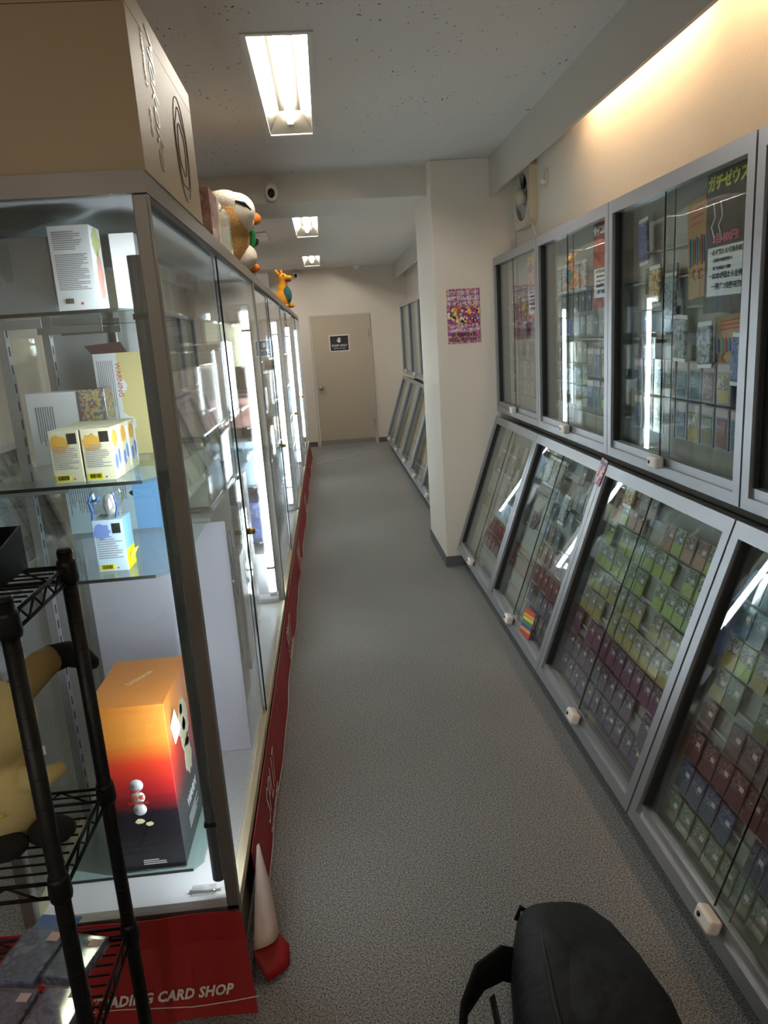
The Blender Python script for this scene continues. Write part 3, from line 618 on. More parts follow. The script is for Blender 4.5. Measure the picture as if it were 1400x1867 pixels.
def showcase(i, label, shelves):
    y0, y1 = BOUNDS[i]+.001, BOUNDS[i+1]-.001
    t = thing('glass_showcase', label, 'showcase', (SX1, y0, 0), group='glass showcases along the aisle')
    W = SX1-SX0; L = y1-y0; am = 'alu_warm' if i == 0 else 'alu'
    # local: x from -W to 0, y 0..L
    pw = .03
    for px_ in (-W, -pw):
        for py_ in (0, L-pw): box('post', px_, px_+pw, py_, py_+pw, SZ0, SZ1-.045, am, t, .002)
    for (x0, x1, a, c) in ((-W, 0, 0, pw), (-W, 0, L-pw, L), (-pw, 0, pw, L-pw), (-W, -W+pw, pw, L-pw)):
        box('top_rail', x0, x1, a, c, SZ1-.043, SZ1, am, t)
        box('bottom_rail', x0, x1, a, c, SZ0-.02, SZ0+.012, am if a < pw and c <= pw else 'plywood', t)
    box('top_panel', -W+pw, -pw, pw, L-pw, SZ1-.03, SZ1-.012, 'paper_grey', t)
    box('deck', -W+pw, -pw, pw, L-pw, SZ0-.02, SZ0+.008, 'white_panel', t)
    box('plinth', -W+.03, -.02, .02, L-.0, 0, SZ0-.02, 'plinth', t)
    # sliding panes on the aisle side
    mid = L*.44
    g = box('glass_pane', -.016, -.012, pw, mid+.07, SZ0+.02, SZ1-.06, 'glass', t); box('pane_edge', -.0165, -.0115, mid+.07, mid+.073, SZ0+.02, SZ1-.06, 'alu', g)
    g2 = box('glass_pane', -.008, -.004, mid, L-pw, SZ0+.02, SZ1-.06, 'glass', t); box('pane_edge', -.0085, -.0035, mid-.004, mid, SZ0+.02, SZ1-.06, 'track', g2)
    box('pane_stile', -.022, -.0168, mid-.03, mid-.005, SZ0+.02, SZ1-.06, 'white_panel', g)
    b = MB(); b.box(-.026, 0, pw, L-pw, SZ1-.06, SZ1-.045); b.build('top_track', 'track', t)
    b = MB(); b.box(-.026, .0, pw, L-pw, SZ0+.012, SZ0+.02); b.build('bottom_track', 'plywood', t)
    lk = MB().tube([(-.004, mid+.012, .945), (.022, mid+.012, .945)], .011, 14).build('lock', 'amber', t); MB().tube([(.022, mid+.012, .945), (.0235, mid+.012, .945)], .006, 10).build('keyhole', 'lens', lk)
    # ends and back
    if i == 0: box('end_glass', -W+pw, -pw, .006, .011, SZ0+.01, SZ1-.043, 'glass', t)
    if i == 0:
        box('back_glass', -W+.006, -W+.011, pw, L*.33, SZ0+.01, SZ1-.043, 'glass', t); box('back_panel', -W+.006, -W+.012, .78, L-pw, SZ0+.01, SZ1-.043, 'white_panel', t)
        box('partition', -W+pw, -pw-.01, .745, .757, SZ0+.01, 1.05, 'mauve_panel', t)
    else: box('back_panel', -W+.006, -W+.012, pw, L-pw, SZ0+.01, SZ1-.043, 'paper_grey', t)
    # slotted standards
    for k, yy in enumerate([.44, .76, L*.66] if i == 0 else [L*.33, L*.66]):
        s = box('slotted_standard', -W+.012, -W+.034, yy-.014, yy+.014, SZ0+.01, SZ1-.05, 'alu', t)
        if i == 0 and k < 2:
            sl = MB()
            for q in range(34): sl.box(-W+.0335, -W+.0345, yy-.004, yy+.004, .27+q*.048, .295+q*.048)
            sl.build('slot_row', 'track', s)
    # glass shelves
    for z in shelves:
        segs = [(.10, .735), (.775, L-.05)] if i == 0 else [(.05, L-.05)]
        for a, c in segs:
            b = MB(); b.prism([(-W+.04, a), (-.115, a), (-.075, a+.045), (-.075, c), (-W+.04, c)], z-.008, z, 'z'); s = b.build('shelf', 'glass_shelf', t)
            box('shelf_edge', -W+.04, -.115, a-.001, a, z-.008, z, 'track', s)
            for yy in ((a+.08), c-.08): box('shelf_bracket', -W+.035, -W+.22, yy-.003, yy+.003, z-.03, z-.009, 'alu', s)
    led(t, -.052, .055, 1); led(t, -.052, L-.055, -1)
    return t
lab = ['nearest glass showcase with an orange box inside, under the large beige carton', 'second glass showcase from the viewer, behind the beige bird plush', 'third glass showcase from the viewer, under the orange plush', 'farthest glass showcase in the row, nearest the staff door']
SC = [showcase(i, lab[i], SHELVES if i == 0 else [.55, .86, 1.18, 1.50]) for i in range(4)]

# ---- cartons: local origin at bottom centre, front faces -y, right side faces +x
def carton(name, label, x0, x1, y0, y1, z0, z1, m, cat='box', group=None, seam=True):
    t = thing(name, label, cat, ((x0+x1)/2, (y0+y1)/2, z0), group=group); w, d, h = (x1-x0)/2, (y1-y0)/2, z1-z0
    box('carton', -w, w, -d, d, 0, h, m, t, .0012)
    t['_w'], t['_d'], t['_h'] = w, d, h
    return t
def fine_print(t, x0, x1, z1, z0, n, face='front', m='ink', wob=.4):
    b = MB(); w, d = t['_w'], t['_d']; st = (z1-z0)/n
    for k in range(n):
        e = x1-(x1-x0)*random.uniform(0, wob)*(1 if random.random() < .6 else .1); z = z1-k*st
        if face == 'front': b.box(x0, e, -d-.0005, -d, z-st*.45, z)
        else: b.box(w, w+.0005, x0, e, z-st*.45, z)
    b.build('fine_print', m, t)
def vertical_print(t, x0, x1, z1, z0, n, m='ink'):
    b = MB(); d = t['_d']; st = (x1-x0)/n
    for k in range(n):
        e = z0+(z1-z0)*random.uniform(0, .4)
        b.box(x0+k*st, x0+k*st+st*.4, -d-.0012, -d, e, z1)
    b.build('fine_print', m, t)
def panel(t, name, x0, x1, z0, z1, m, face='front', lift=.0006):
    w, d = t['_w'], t['_d']
    return box(name, x0, x1, -d-lift, -d, z0, z1, m, t) if face == 'front' else box(name, w, w+lift, x0, x1, z0, z1, m, t)
def barcode(t, x0, x1, z0, z1, ground='yellow_label'):
    w, d = t['_w'], t['_d']; p = panel(t, 'barcode_label', x0, x1, z0, z1, ground, lift=.0007)
    b = MB(); x = x0+(x1-x0)*.15
    while x < x1-(x1-x0)*.15:
        q = random.choice([.0008, .0014, .0022]); b.box(x, x+q, -d-.0012, -d-.0007, z0+(z1-z0)*.2, z1-(z1-z0)*.12); x += q+random.choice([.0008, .0014])
    b.build('bars', 'barcode', p)
def splat(t, cx, cz, r, m, face='front', n=18, sx=1., sz=1.):
    w, d = t['_w'], t['_d']; poly = [(cx+sx*r*random.uniform(.75, 1.1)*math.cos(2*PI*k/n), cz+sz*r*random.uniform(.75, 1.1)*math.sin(2*PI*k/n)) for k in range(n)]
    b = MB(); b.prism(poly, -d-.0004, -d, 'y') if face == 'front' else b.prism(poly, w, w+.0004, 'x')
    return b.build('printed_shape', m, t)
# top shelf
t = carton('toy_carton', 'white carton of small black print with a pink figure on its side', -.575, -.487, 1.72, 1.80, 1.7005, 1.878, 'paper')
fine_print(t, -.036, .026, .165, .125, 9); fine_print(t, -.036, .034, .118, .042, 20); barcode(t, -.030, -.004, .012, .028, 'paper'); panel(t, 'red_mark', .006, .011, .012, .017, 'red_dot')
splat(t, .0, .145, .03, 'lime', 'side'); splat(t, .004, .075, .022, 'peach', 'side', sx=1., sz=2.6)
t = carton('toy_carton', 'grey carton at the left end of the top shelf', -.735, -.592, 1.76, 1.90, 1.7005, 1.864, 'paper_grey'); vertical_print(t, -.05, -.01, .15, .06, 9)
t = carton('toy_carton', 'plain white carton on the top shelf beside the light tube', -.468, -.412, 1.80, 1.92, 1.7005, 1.868, 'paper'); splat(t, 0, .12, .03, 'pale_blue', 'side')
# second shelf
for k, (x0, y0) in enumerate([(-.654, 1.74), (-.581, 1.74), (-.581, 1.815), (-.654, 1.815), (-.581, 1.89), (-.654, 1.89)]):
    pos = ['front left', 'front right', 'second behind at right', 'second behind at left', 'rear right', 'rear left'][k]
    t = carton('cream_box', 'small cream toy box with yellow barcode label, %s of the cluster' % pos, x0, x0+.069, y0, y0+.07, 1.3155, 1.438, 'cream', group='cream toy boxes on the second shelf')
    splat(t, -.012, .09, .022, 'orange_print'); fine_print(t, -.029, .028, .085, .03, 13); barcode(t, -.030, .004, .004, .018); panel(t, 'dark_picture', .008, .029, .09, .115, 'alu_dark'); panel(t, 'red_mark', .010, .014, .006, .010, 'red_dot')
    splat(t, -.008, .095, .022, 'orange_print', 'side'); splat(t, -.014, .04, .012, 'blue_print', 'side', sz=1.7); splat(t, .014, .05, .012, 'blue_print', 'side', sz=1.7); panel(t, 'white_side', .024, .033, .012, .11, 'paper', 'side')
t = carton('warning_carton', 'tall white and yellow carton with vertical warning print', -.652, -.50, 2.16, 2.30, 1.3155, 1.606, 'yellow_face')
panel(t, 'white_panel', -.076, -.012, 0, .29, 'paper'); splat(t, -.012, .09, .03, 'paper'); splat(t, -.012, .2, .022, 'paper')
vertical_print(t, -.068, -.022, .27, .06, 9)
tx = text('lettering', 'WARNING', .02, 'red_ink', t, (-.012, -t['_d']-.0015, .215), (PI/2, PI/2, 0)); 
b = MB(); b.prism([(-.078, .0), (.02, .0), (.0, .035), (-.10, .028)], 0, .003, 'y'); b.build('open_flap', 'card_brown', t, (0, -t['_d'], .2915), (R(-35), 0, 0))
t = carton('white_carton', 'broad white carton behind the cream boxes at left', -.815, -.672, 2.06, 2.15, 1.3155, 1.512, 'paper'); vertical_print(t, -.05, .0, .16, .04, 8); panel(t, 'red_mark', .07, .074, .17, .18, 'red_dot')
t = carton('dark_carton', 'small dark multicoloured carton left of the warning carton', -.668, -.60, 2.04, 2.12, 1.3155, 1.515, 'pack_multi'); splat(t, .0, .07, .014, 'pale_blue', sz=1.8)
# third shelf
t = carton('blue_toy_box', 'small pale blue toy box with torn wrap and yellow label', -.594, -.522, 1.76, 1.835, 1.0855, 1.215, 'pale_blue')
splat(t, -.015, .10, .022, 'blue_print'); fine_print(t, -.031, .030, .088, .03, 10); barcode(t, -.031, .004, .004, .018); panel(t, 'dark_picture', .010, .030, .095, .12, 'alu_dark'); panel(t, 'red_mark', .01, .014, .006, .010, 'red_dot')
panel(t, 'blue_side', -.036, .036, .05, .13, 'sky_blue', 'side'); panel(t, 'yellow_base', -.036, .036, 0, .05, 'yellow_label', 'side')
b = MB(); b.prism([(0, 0), (.016, .012), (.028, .03), (.012, .024)], -.0005, .0005, 'y'); b.build('torn_flap', 'yellow_label', t, (.036, -.02, .02), (0, 0, R(40)))
t = thing('crumpled_wrap', 'crumpled clear and blue plastic wrap standing on the blue toy box', 'wrap', (-.56, 1.797, 1.2155))
rr = random.Random(3); b = MB(); n = 9; vs = []; fs = []
for iz in range(5):
    for k in range(n):
        a = 2*PI*k/n; r0 = .036+rr.uniform(-.012, .012); vs.append((r0*math.cos(a), r0*math.sin(a)*.9, iz*.019+(rr.uniform(-.006, .006) if iz else 0)))
for iz in range(4):
    for k in range(n): fs.append((iz*n+k, iz*n+(k+1) % n, (iz+1)*n+(k+1) % n, (iz+1)*n+k))
b.add(vs, fs); b.build('plastic', 'clear', t)
for p in ([(-.034, -.030, .0), (-.026, -.038, .022), (-.033, -.036, .045), (-.022, -.036, .07)], [(-.03, -.034, .045), (-.012, -.040, .05), (-.004, -.038, .062)], [(.024, -.034, .002), (.030, -.028, .03), (.024, -.034, .066)]):
    MB().tube(p, [.002]+[.004]*(len(p)-2)+[.0015], 6).build('blue_edge', 'pencil_blue', t)
b = MB(); b.ball((.005, 0, .03), (.018, .014, .028)); b.build('white_filler', 'toy_white', t)
t = carton('blue_carton', 'wide pale blue carton with cloud print on third shelf', -.80, -.53, 2.19, 2.31, 1.0855, 1.275, 'pale_blue')
vertical_print(t, -.125, -.055, .18, .05, 11); panel(t, 'blue_panel', .06, .135, .0, .189, 'sky_blue'); splat(t, .07, .06, .045, 'pale_blue', sz=1.4); splat(t, .075, .13, .035, 'pale_blue'); vertical_print(t, .005, .045, .18, .09, 6)
# deck: the orange box on its glass sheet
t = thing('glass_sheet', 'clear glass sheet lying on the showcase deck under the orange box', 'glass sheet', (-.60, 1.92, .2235))
b = MB(); b.prism([(-.22, -.17), (.13, -.17), (.155, -.14), (.155, .3), (-.22, .3)], 0, .008, 'z'); b.build('sheet', 'glass_shelf', t); box('sheet_edge', -.22, .13, -.1715, -.17, 0, .008, 'track', t)
t = carton('orange_carton', 'large orange, red and black gradient toy carton on the deck', -.69, -.49, 1.765, 2.06, .232, .717, 'orange_fade')
panel(t, 'silver_dot', -.005, .005, .0, .001, 'silver_dot')
w_, d_ = t['_w'], t['_d']
box('lid', -.1008, .1008, -.1483, .1483, .462, .4862, 'orange_box', t, .001)
for z in (.258, .222, .186): MB().tube([(-.0, -d_, z), (-.0, -d_-.0008, z)], .018, 22).build('silver_disc', 'silver_dot', t)
text('lettering', 'THE', .017, 'red_ink', t, (0, -d_-.0015, .222), bold=.0005)
text('lettering', 'UNIVERSE', .012, 'red_ink', t, (0, -d_-.0015, .205)); text('lettering', '○○', .012, 'red_ink', t, (0, -d_-.0015, .24))
splat(t, -.005, .15, .008, 'gold_ink', sx=1.6); splat(t, .02, .14, .007, 'gold_ink', sx=1.6)
fine_print(t, -.012, .05, .03, .012, 3, m='silver_dot')
splat(t, .03, .33, .055, 'cream', 'side', 24, 1.1, 1.4); splat(t, .035, .23, .04, 'cream', 'side', 24, 1.1, 1.5); splat(t, .03, .33, .02, 'peach', 'side'); splat(t, .05, .27, .02, 'lime', 'side'); splat(t, .02, .38, .018, 'yellow_face', 'side')
text('lettering', 'WARM', .04, 'paper', t, (w_+.0012, .01, .12), (PI/2, 0, PI/2), shear=.2); fine_print(t, -.05, .08, .08, .04, 4, 'side', 'silver_dot')
b = MB(); b.add([(w_+.001, -.115, .40), (w_+.006, -.075, .43), (w_+.014, -.065, .37), (w_+.004, -.10, .34)]+[(w_+.002, -.115, .40), (w_+.007, -.075, .43), (w_+.015, -.065, .37), (w_+.005, -.10, .34)], [(0, 1, 2, 3), (7, 6, 5, 4), (0, 4, 5, 1), (1, 5, 6, 2), (2, 6, 7, 3), (3, 7, 4, 0)]); b.build('price_tag', 'paper', t)
text('lettering', 'Universe', .026, 'gold_ink', t, (.0, .02, .4870), (0, 0, R(60)), ext=.0002)
t = thing('power_adapter', 'small clear plastic strip on the deck beside the near post', 'adapter', (-.425, 1.665, .2235)); MB().bbox(-.035, .03, -.014, .014, 0, .014, .005).build('shell', 'clear', t); MB().tube([(-.04, 0, .007), (.04, .0, .007)], .003, 6).build('core', 'white_plastic', t)

# ---- the first showcase seen through the aisle glass
def clear_box(name, label, x0, x1, y0, y1, z0, z1, inner, group=None):
    t = thing(name, label, 'box', ((x0+x1)/2, (y0+y1)/2, z0), group=group); w, d, h = (x1-x0)/2, (y1-y0)/2, z1-z0
    box('inner_box', -w+.006, w-.006, -d+.006, d-.006, .002, h-.012, inner, t, .003)
    MB().bbox(-w, w, -d, d, 0, h, .006).build('clear_cover', 'clear', t)
    return t
t = carton('white_flat_carton', 'large flat white carton with a cord handle, near its glass door', -.50, -.42, 2.375, 2.85, .2235, 1.06, 'paper')
for k, (a, c) in enumerate(((-.20, .14), (-.12, .50))): MB().tube([(t['_w']+.002, a, c), (t['_w']+.02, a+.03, c+.05), (t['_w']+.02, a+.07, c+.05), (t['_w']+.002, a+.10, c)], .006, 8).build('cord_handle', 'slat_grey', t)
fine_print(t, -.1, .1, .70, .52, 9, 'side', 'paper_grey')
for cy_, cz_, sc_ in ((.10, .55, 1.), (.05, .30, .8), (-.08, .18, .7)):
    MB().tube([(t['_w']+.0008, cy_+sc_*.07*math.cos(k*.5)*(1+.3*math.sin(k*1.3)), cz_+sc_*.13*math.sin(k*.41)*(1+.2*math.cos(k*.9))) for k in range(40)], .0016, 5).build('line_drawing', 'slat_grey', t)
t = carton('grey_carton', 'grey slim carton standing before the large flat white carton', -.62, -.51, 2.375, 2.60, .2235, .80, 'paper_grey')
t = carton('patterned_panel', 'pale patterned flat carton behind the large white carton', -.47, -.43, 3.00, 3.18, .2235, .74, 'pink_box')
for a in [('clear_case', 'clear plastic case of a cream box, low shelf beside glass door', -.60, -.42, 2.42, 2.75, 1.0855, 1.29, 'cream'), ('clear_case', 'clear plastic case with grey box, low shelf further along', -.62, -.42, 2.82, 3.15, 1.0855, 1.28, 'paper_grey'),
          ('clear_case', 'clear case around a pinkish brown box near the sliding door edge', -.60, -.42, 2.46, 2.84, 1.3155, 1.55, 'pink_box'), ('clear_case', 'clear acrylic case of pale blue goods on the middle shelf', -.62, -.43, 2.92, 3.22, 1.3155, 1.60, 'pale_blue'),
          ('clear_case', 'clear case with a beige box on the top shelf near partition', -.60, -.42, 2.10, 2.32, 1.7005, 1.83, 'beigebox'), ('clear_case', 'clear case with a pink box on the top shelf', -.60, -.42, 2.60, 2.90, 1.7005, 1.86, 'pink_box'),
          ('clear_case', 'clear case with a white box far along the top shelf', -.60, -.43, 3.0, 3.25, 1.7005, 1.87, 'paper'), ('clear_case', 'tall clear case of patterned goods by the bright light tube', -.62, -.43, 3.30, 3.58, 1.3155, 1.63, 'pack_multi')]: clear_box(*a)
cols = ['paper', 'paper_grey', 'pink_box', 'pack_grey', 'pack_multi', 'cream', 'pack_blue', 'pale_blue', 'white_panel']
cname = {'paper': 'white', 'paper_grey': 'grey', 'pink_box': 'dusty pink', 'pack_grey': 'silver patterned', 'pack_multi': 'multicoloured', 'cream': 'cream', 'pack_blue': 'dark blue', 'pale_blue': 'pale blue', 'white_panel': 'pale'}
rr = random.Random(11)
for y in (3.22, 3.36, 3.50):
    z = .2235; k = 0
    while z < .92:
        h = rr.uniform(.05, .13); c = rr.choice(cols)
        carton('stacked_box', '%s box, %s up in the %s stack beside the first bright tube' % (cname[c], ORD[k], {3.22: 'left', 3.36: 'middle', 3.50: 'right'}[y]), -.62, -.44, y, y+.125, z, z+h, c, group='stacked boxes in the nearest showcase'); z += h+.0015; k += 1
for i in (1, 2, 3):
    L = BOUNDS[i+1]-BOUNDS[i]; lv = [.2235]+[q+.0005 for q in (.55, .86, 1.18, 1.50)]
    for li, z in enumerate(lv):
        n = 7 if i == 1 else 5
        for k in range(n):
            y0 = BOUNDS[i]+.12+(L-.3)*k/n; ww = (L-.3)/n*rr.uniform(.55, .9); c = rr.choice(cols); h = rr.uniform(.12, .26)
            carton('display_box', '%s box, %s shelf from bottom, %s along, in %s showcase' % (cname[c], ORD[li], ORD[k], ['', 'the second', 'the third', 'the farthest'][i]), -.66+rr.uniform(0, .05), -.43, y0, y0+ww, z, z+h, c, group='boxes in the far showcases')

# ---- red vinyl skirts
b = MB(); n = 10; vs = []
prof = [(1.585, .225), (1.565, .16), (1.53, .08), (1.495, .004)]
for q, (y, z) in enumerate(prof):
    for k in range(n+1):
        x = -1.0+(.70-.0+.012*q/3)*k/n-.02; vs.append((x if k < n else -.325+.03*q/3, y+.004*math.sin(k*1.7), z))
nn = n+1; fs = [(r*nn+k, r*nn+k+1, (r+1)*nn+k+1, (r+1)*nn+k) for r in range(3) for k in range(n)]
off = len(vs); vs2 = vs+[(x, y+.003, z) for x, y, z in vs]
edge = [(k, k+1) for k in range(n)]+[(3*nn+k+1, 3*nn+k) for k in range(n)]+[(r*nn+n, (r+1)*nn+n) for r in range(3)]+[((r+1)*nn, r*nn) for r in range(3)]
t = thing('red_skirt', 'red vinyl skirt lettered in white across the showcase end', 'skirt')
b.add(vs2, fs+[tuple(i+off for i in f[::-1]) for f in fs]+[(a, c, c+off, a+off) for a, c in edge]); b.build('vinyl_sheet', 'red', t)
slope = math.atan2(.07, .156)
text('lettering', 'TRADING CARD SHOP', .032, 'white_ink', t, (-.525, 1.514, .062), (PI/2-slope*1.0, 0, R(0)), shear=.25, bold=.0012, ext=.0006, spacing=1.05)
cur = [(-.95+.66*k/24, 1.508-.0*k, .035+.010*math.sin(k/24*PI*1.5)) for k in range(25)]
MB().tube([(x, 1.4965+(z-.004)/.076*.034-.003, z+ (.018 if k > 18 else 0)*(k-18)/6) for k, (x, y, z) in enumerate(cur)], .0014, 5).build('line_print', 'white_ink', t)
text('lettering', 'X.VI', .05, 'red_ink', t, (-.72, 1.505, .06), (PI/2-slope, 0, 0), ext=.0005)
# aisle side skirt
b = MB(); ys_ = [1.83+(10.47-1.83)*k/70 for k in range(71)]; prof = [(-.322, .200), (-.318, .14), (-.308, .07), (-.300, .003)]
vs = [(x+(.006*math.sin(y*5.1)+.003*math.sin(y*13))*(q/3), y, z) for q, (x, z) in enumerate(prof) for y in ys_]; nn = len(ys_)
fs = [(r*nn+k, r*nn+k+1, (r+1)*nn+k+1, (r+1)*nn+k) for r in range(3) for k in range(nn-1)]; off = len(vs); vs2 = vs+[(x-.003, y, z) for x, y, z in vs]
edge = [(k, k+1) for k in range(nn-1)]+[(3*nn+k+1, 3*nn+k) for k in range(nn-1)]+[(r*nn+nn-1, (r+1)*nn+nn-1) for r in range(3)]+[((r+1)*nn, r*nn) for r in range(3)]
t = thing('red_skirt', 'long red vinyl skirt along the aisle below the showcases', 'skirt')
b.add(vs2, fs+[tuple(i+off for i in f[::-1]) for f in fs]+[(a, c, c+off, a+off) for a, c in edge]); b.build('vinyl_sheet', 'red', t)
for y, s in ((2.25, 'SPLI7'), (3.6, 'SPLI7'), (5.1, 'SPLI7'), (6.9, 'SPLI7')):
    text('script_lettering', s, .14, 'white_ink', t, (-.3055, y, .12), (PI/2+.0-R(5), 0, PI/2), shear=.5, ext=.0005, bold=-.0035)
    text('small_lettering', 'TRADING CARD SHOP', .028, 'white_ink', t, (-.2985, y, .045), (PI/2-R(8), 0, PI/2), shear=.25, ext=.0005)
MB().tube([(-.2945+.006*math.sin(y*5.1)*.8+.003*math.sin(y*13)*.8, y, .03) for y in ys_], .0013, 5).build('line_print', 'white_ink', t)
# peeled corner of the side skirt: white backing curled over, red tip on the floor
t = thing('peeled_skirt_corner', 'peeled corner of red skirt folded over to show pale backing', 'skirt corner')
def sheet(pts_a, pts_b, nm, m, th=.0025, nseg=8, bulge=(0, 0, 0)):
    a, c = [Vector(p) for p in pts_a], [Vector(p) for p in pts_b]; vs = []
    def lerp(P, s):
        s *= len(P)-1; i = min(int(s), len(P)-2); return P[i].lerp(P[i+1], s-i)
    for i in range(nseg+1):
        for j in range(nseg+1):
            p = lerp(a, i/nseg).lerp(lerp(c, i/nseg), j/nseg); p = p+Vector(bulge)*math.sin(PI*j/nseg)*(i/nseg); vs.append(p)
    nn = nseg+1; fs = [(i*nn+j, i*nn+j+1, (i+1)*nn+j+1, (i+1)*nn+j) for i in range(nseg) for j in range(nseg)]
    nrm = (vs[nn].copy()-vs[0]).cross(vs[nn+1]-vs[0]).normalized() if (vs[nn]-vs[0]).length > 1e-6 else Vector((1, 0, 0))
    vs2 = vs+[v-nrm*th for v in vs]; o = len(vs)
    ed = [(j, j+1) for j in range(nseg)]+[(nseg*nn+j+1, nseg*nn+j) for j in range(nseg)]+[(i*nn+nseg, (i+1)*nn+nseg) for i in range(nseg)]+[((i+1)*nn, i*nn) for i in range(nseg)]
    b = MB(); b.add(vs2, fs+[tuple(k+o for k in f[::-1]) for f in fs]+[(p, q, q+o, p+o) for p, q in ed], 0, True); return b.build(nm, m, t)
sheet([(-.312, 1.86, .198), (-.312, 1.72, .13), (-.312, 1.62, .066)], [(-.306, 1.87, .198), (-.275, 1.79, .12), (-.252, 1.695, .045)], 'pale_backing', 'vinylback', bulge=(.018, -.02, .012))
sheet([(-.312, 1.62, .066), (-.305, 1.605, .04), (-.276, 1.575, .008)], [(-.252, 1.695, .045), (-.225, 1.665, .03), (-.223, 1.62, .008)], 'red_tip', 'red', bulge=(.004, -.004, .002), nseg=4)

# ---------------------------------------------------------------- things on top of the showcases
t = carton('beige_carton', 'large beige carton on top of the nearest showcase', -.86, -.328, 1.612, 2.33, 1.9555, 2.305, 'beigebox')
w_, d_ = t['_w'], t['_d']
box('lid_seam', -w_-.0004, w_+.0004, -d_-.0004, d_+.0004, .30, .3015, 'boxink', t)
DOWN = (0, PI/2, 0)
text('script_lettering', 'Mokoko', .085, 'gold_ink', t, (w_+.0012, -.16, .19), DOWN, shear=.5, ext=.0004, bold=-.0012)
text('small_lettering', 'SWEETHEART', .018, 'gold_ink', t, (w_+.0012, -.235, .245), DOWN); text('small_lettering', 'M-TWO', .016, 'gold_ink', t, (w_+.0012, -.235, .12), DOWN)
for r0, r1, n5 in ((.085, .125, 0), (.07, .095, 5), (.045, .06, 4)):
    MB().tube([(w_+.0005, .13+r0*math.cos(2*PI*k/40)*(1+.06*math.sin(n5*2*PI*k/40)), .15+r1*math.sin(2*PI*k/40)*(1+.08*math.sin(n5*2*PI*k/40))) for k in range(41)], .0013, 5).build('line_drawing', 'boxink', t)
t = carton('pink_carton', 'pale pink carton on the showcase top behind the beige carton', -.52, -.36, 2.78, 2.98, 1.9555, 2.15, 'pink_box')
clear_box('clear_case', 'clear acrylic case on the showcase top in front of bird plush', -.54, -.36, 3.02, 3.38, 1.9555, 2.15, 'cream')
t = carton('white_stand', 'white notched card stand on the showcase top between the plushes', -.455, -.38, 5.65, 5.8, 1.9555, 2.10, 'paper')
for k in range(4): box('notch_tab', -.035+k*.02, -.025+k*.02, -.07, .07, .144, .158, 'paper', t)
# bird plush
t = thing('bird_plush', 'round beige and cream bird plush with green wing on showcase top', 'plush toy', (-.47, 3.83, 1.9555), (0, 0, R(20)))
blob('body', [((0, 0, .17), (.15, .17, .17)), ((.0, -.12, .25), (.12, .13, .11)), ((.02, .10, .10), (.11, .13, .10))], 'bird_tan', t, .012)
blob('face', [((.055, -.13, .265), (.10, .12, .085)), ((.11, -.05, .235), (.06, .07, .06)), ((.0, -.19, .30), (.07, .07, .05))], 'bird_cream', t, .010)
blob('belly', [((.095, -.0, .075), (.085, .10, .07))], 'bird_cream', t, .010)
MB().ball((.168, -.06, .245), (.035, .028, .03), 0, 14).build('beak', 'bird_orange', t)
MB().tube([(.035, -.252, .29), (.075, -.247, .28), (.11, -.226, .258)], [.004, .009, .004], 8).build('closed_eye', 'plush_black', t)
MB().ball((.160, .03, .165), (.03, .055, .065), 0, 16, rot=(R(20), 0, 0)).build('wing', 'bird_green', t); MB().ball((-.13, .05, .17), (.035, .06, .08), 0, 16).build('wing', 'bird_green', t)
MB().ball((.165, .06, .225), (.03, .03, .025), 0, 14).build('bow_knot', 'plush_black', t)
for s in (-.05, .06): MB().ball((.155, .06+s*.6, .026), (.045, .03, .025), 0, 14).build('foot', 'bird_orange', t)
# orange plush
t = thing('orange_plush', 'orange long-snouted plush with teal belly on the showcase edge', 'plush toy', (-.385, 7.9, 1.9555), (0, 0, R(-35)))
blob('body', [((0, 0, .10), (.085, .08, .10)), ((.005, 0, .19), (.06, .055, .07)), ((.015, 0, .255), (.045, .045, .05)), ((.02, 0, .30), (.05, .05, .048)), ((.085, 0, .295), (.05, .035, .026))], 'toy_orange', t, .009)
MB().ball((.055, 0, .13), (.05, .05, .085), 0, 16).build('belly', 'toy_teal', t)
MB().ball((.085, 0, .268), (.035, .022, .014), 0, 12).build('mouth', 'toy_red', t)
for s in (-1, 1):
    MB().tube([(-.01, .03*s, .335), (-.03, .04*s, .37), (-.035, .045*s, .385)], [.018, .014, .006], 10).build('ear', 'toy_orange', t)
    MB().ball((.055, .034*s, .318), .008, 0, 10).build('eye', 'plush_black', t)
    b = MB(); b.prism([(-.05, .14), (-.13, .05), (-.12, .01), (-.09, .04), (-.06, .03), (-.03, .09)], s*.075-.006, s*.075+.006, 'y'); b.build('flipper', 'toy_orange', t)
    MB().ball((.06, .05*s, .02), (.04, .025, .02), 0, 12).build('foot', 'toy_orange', t)

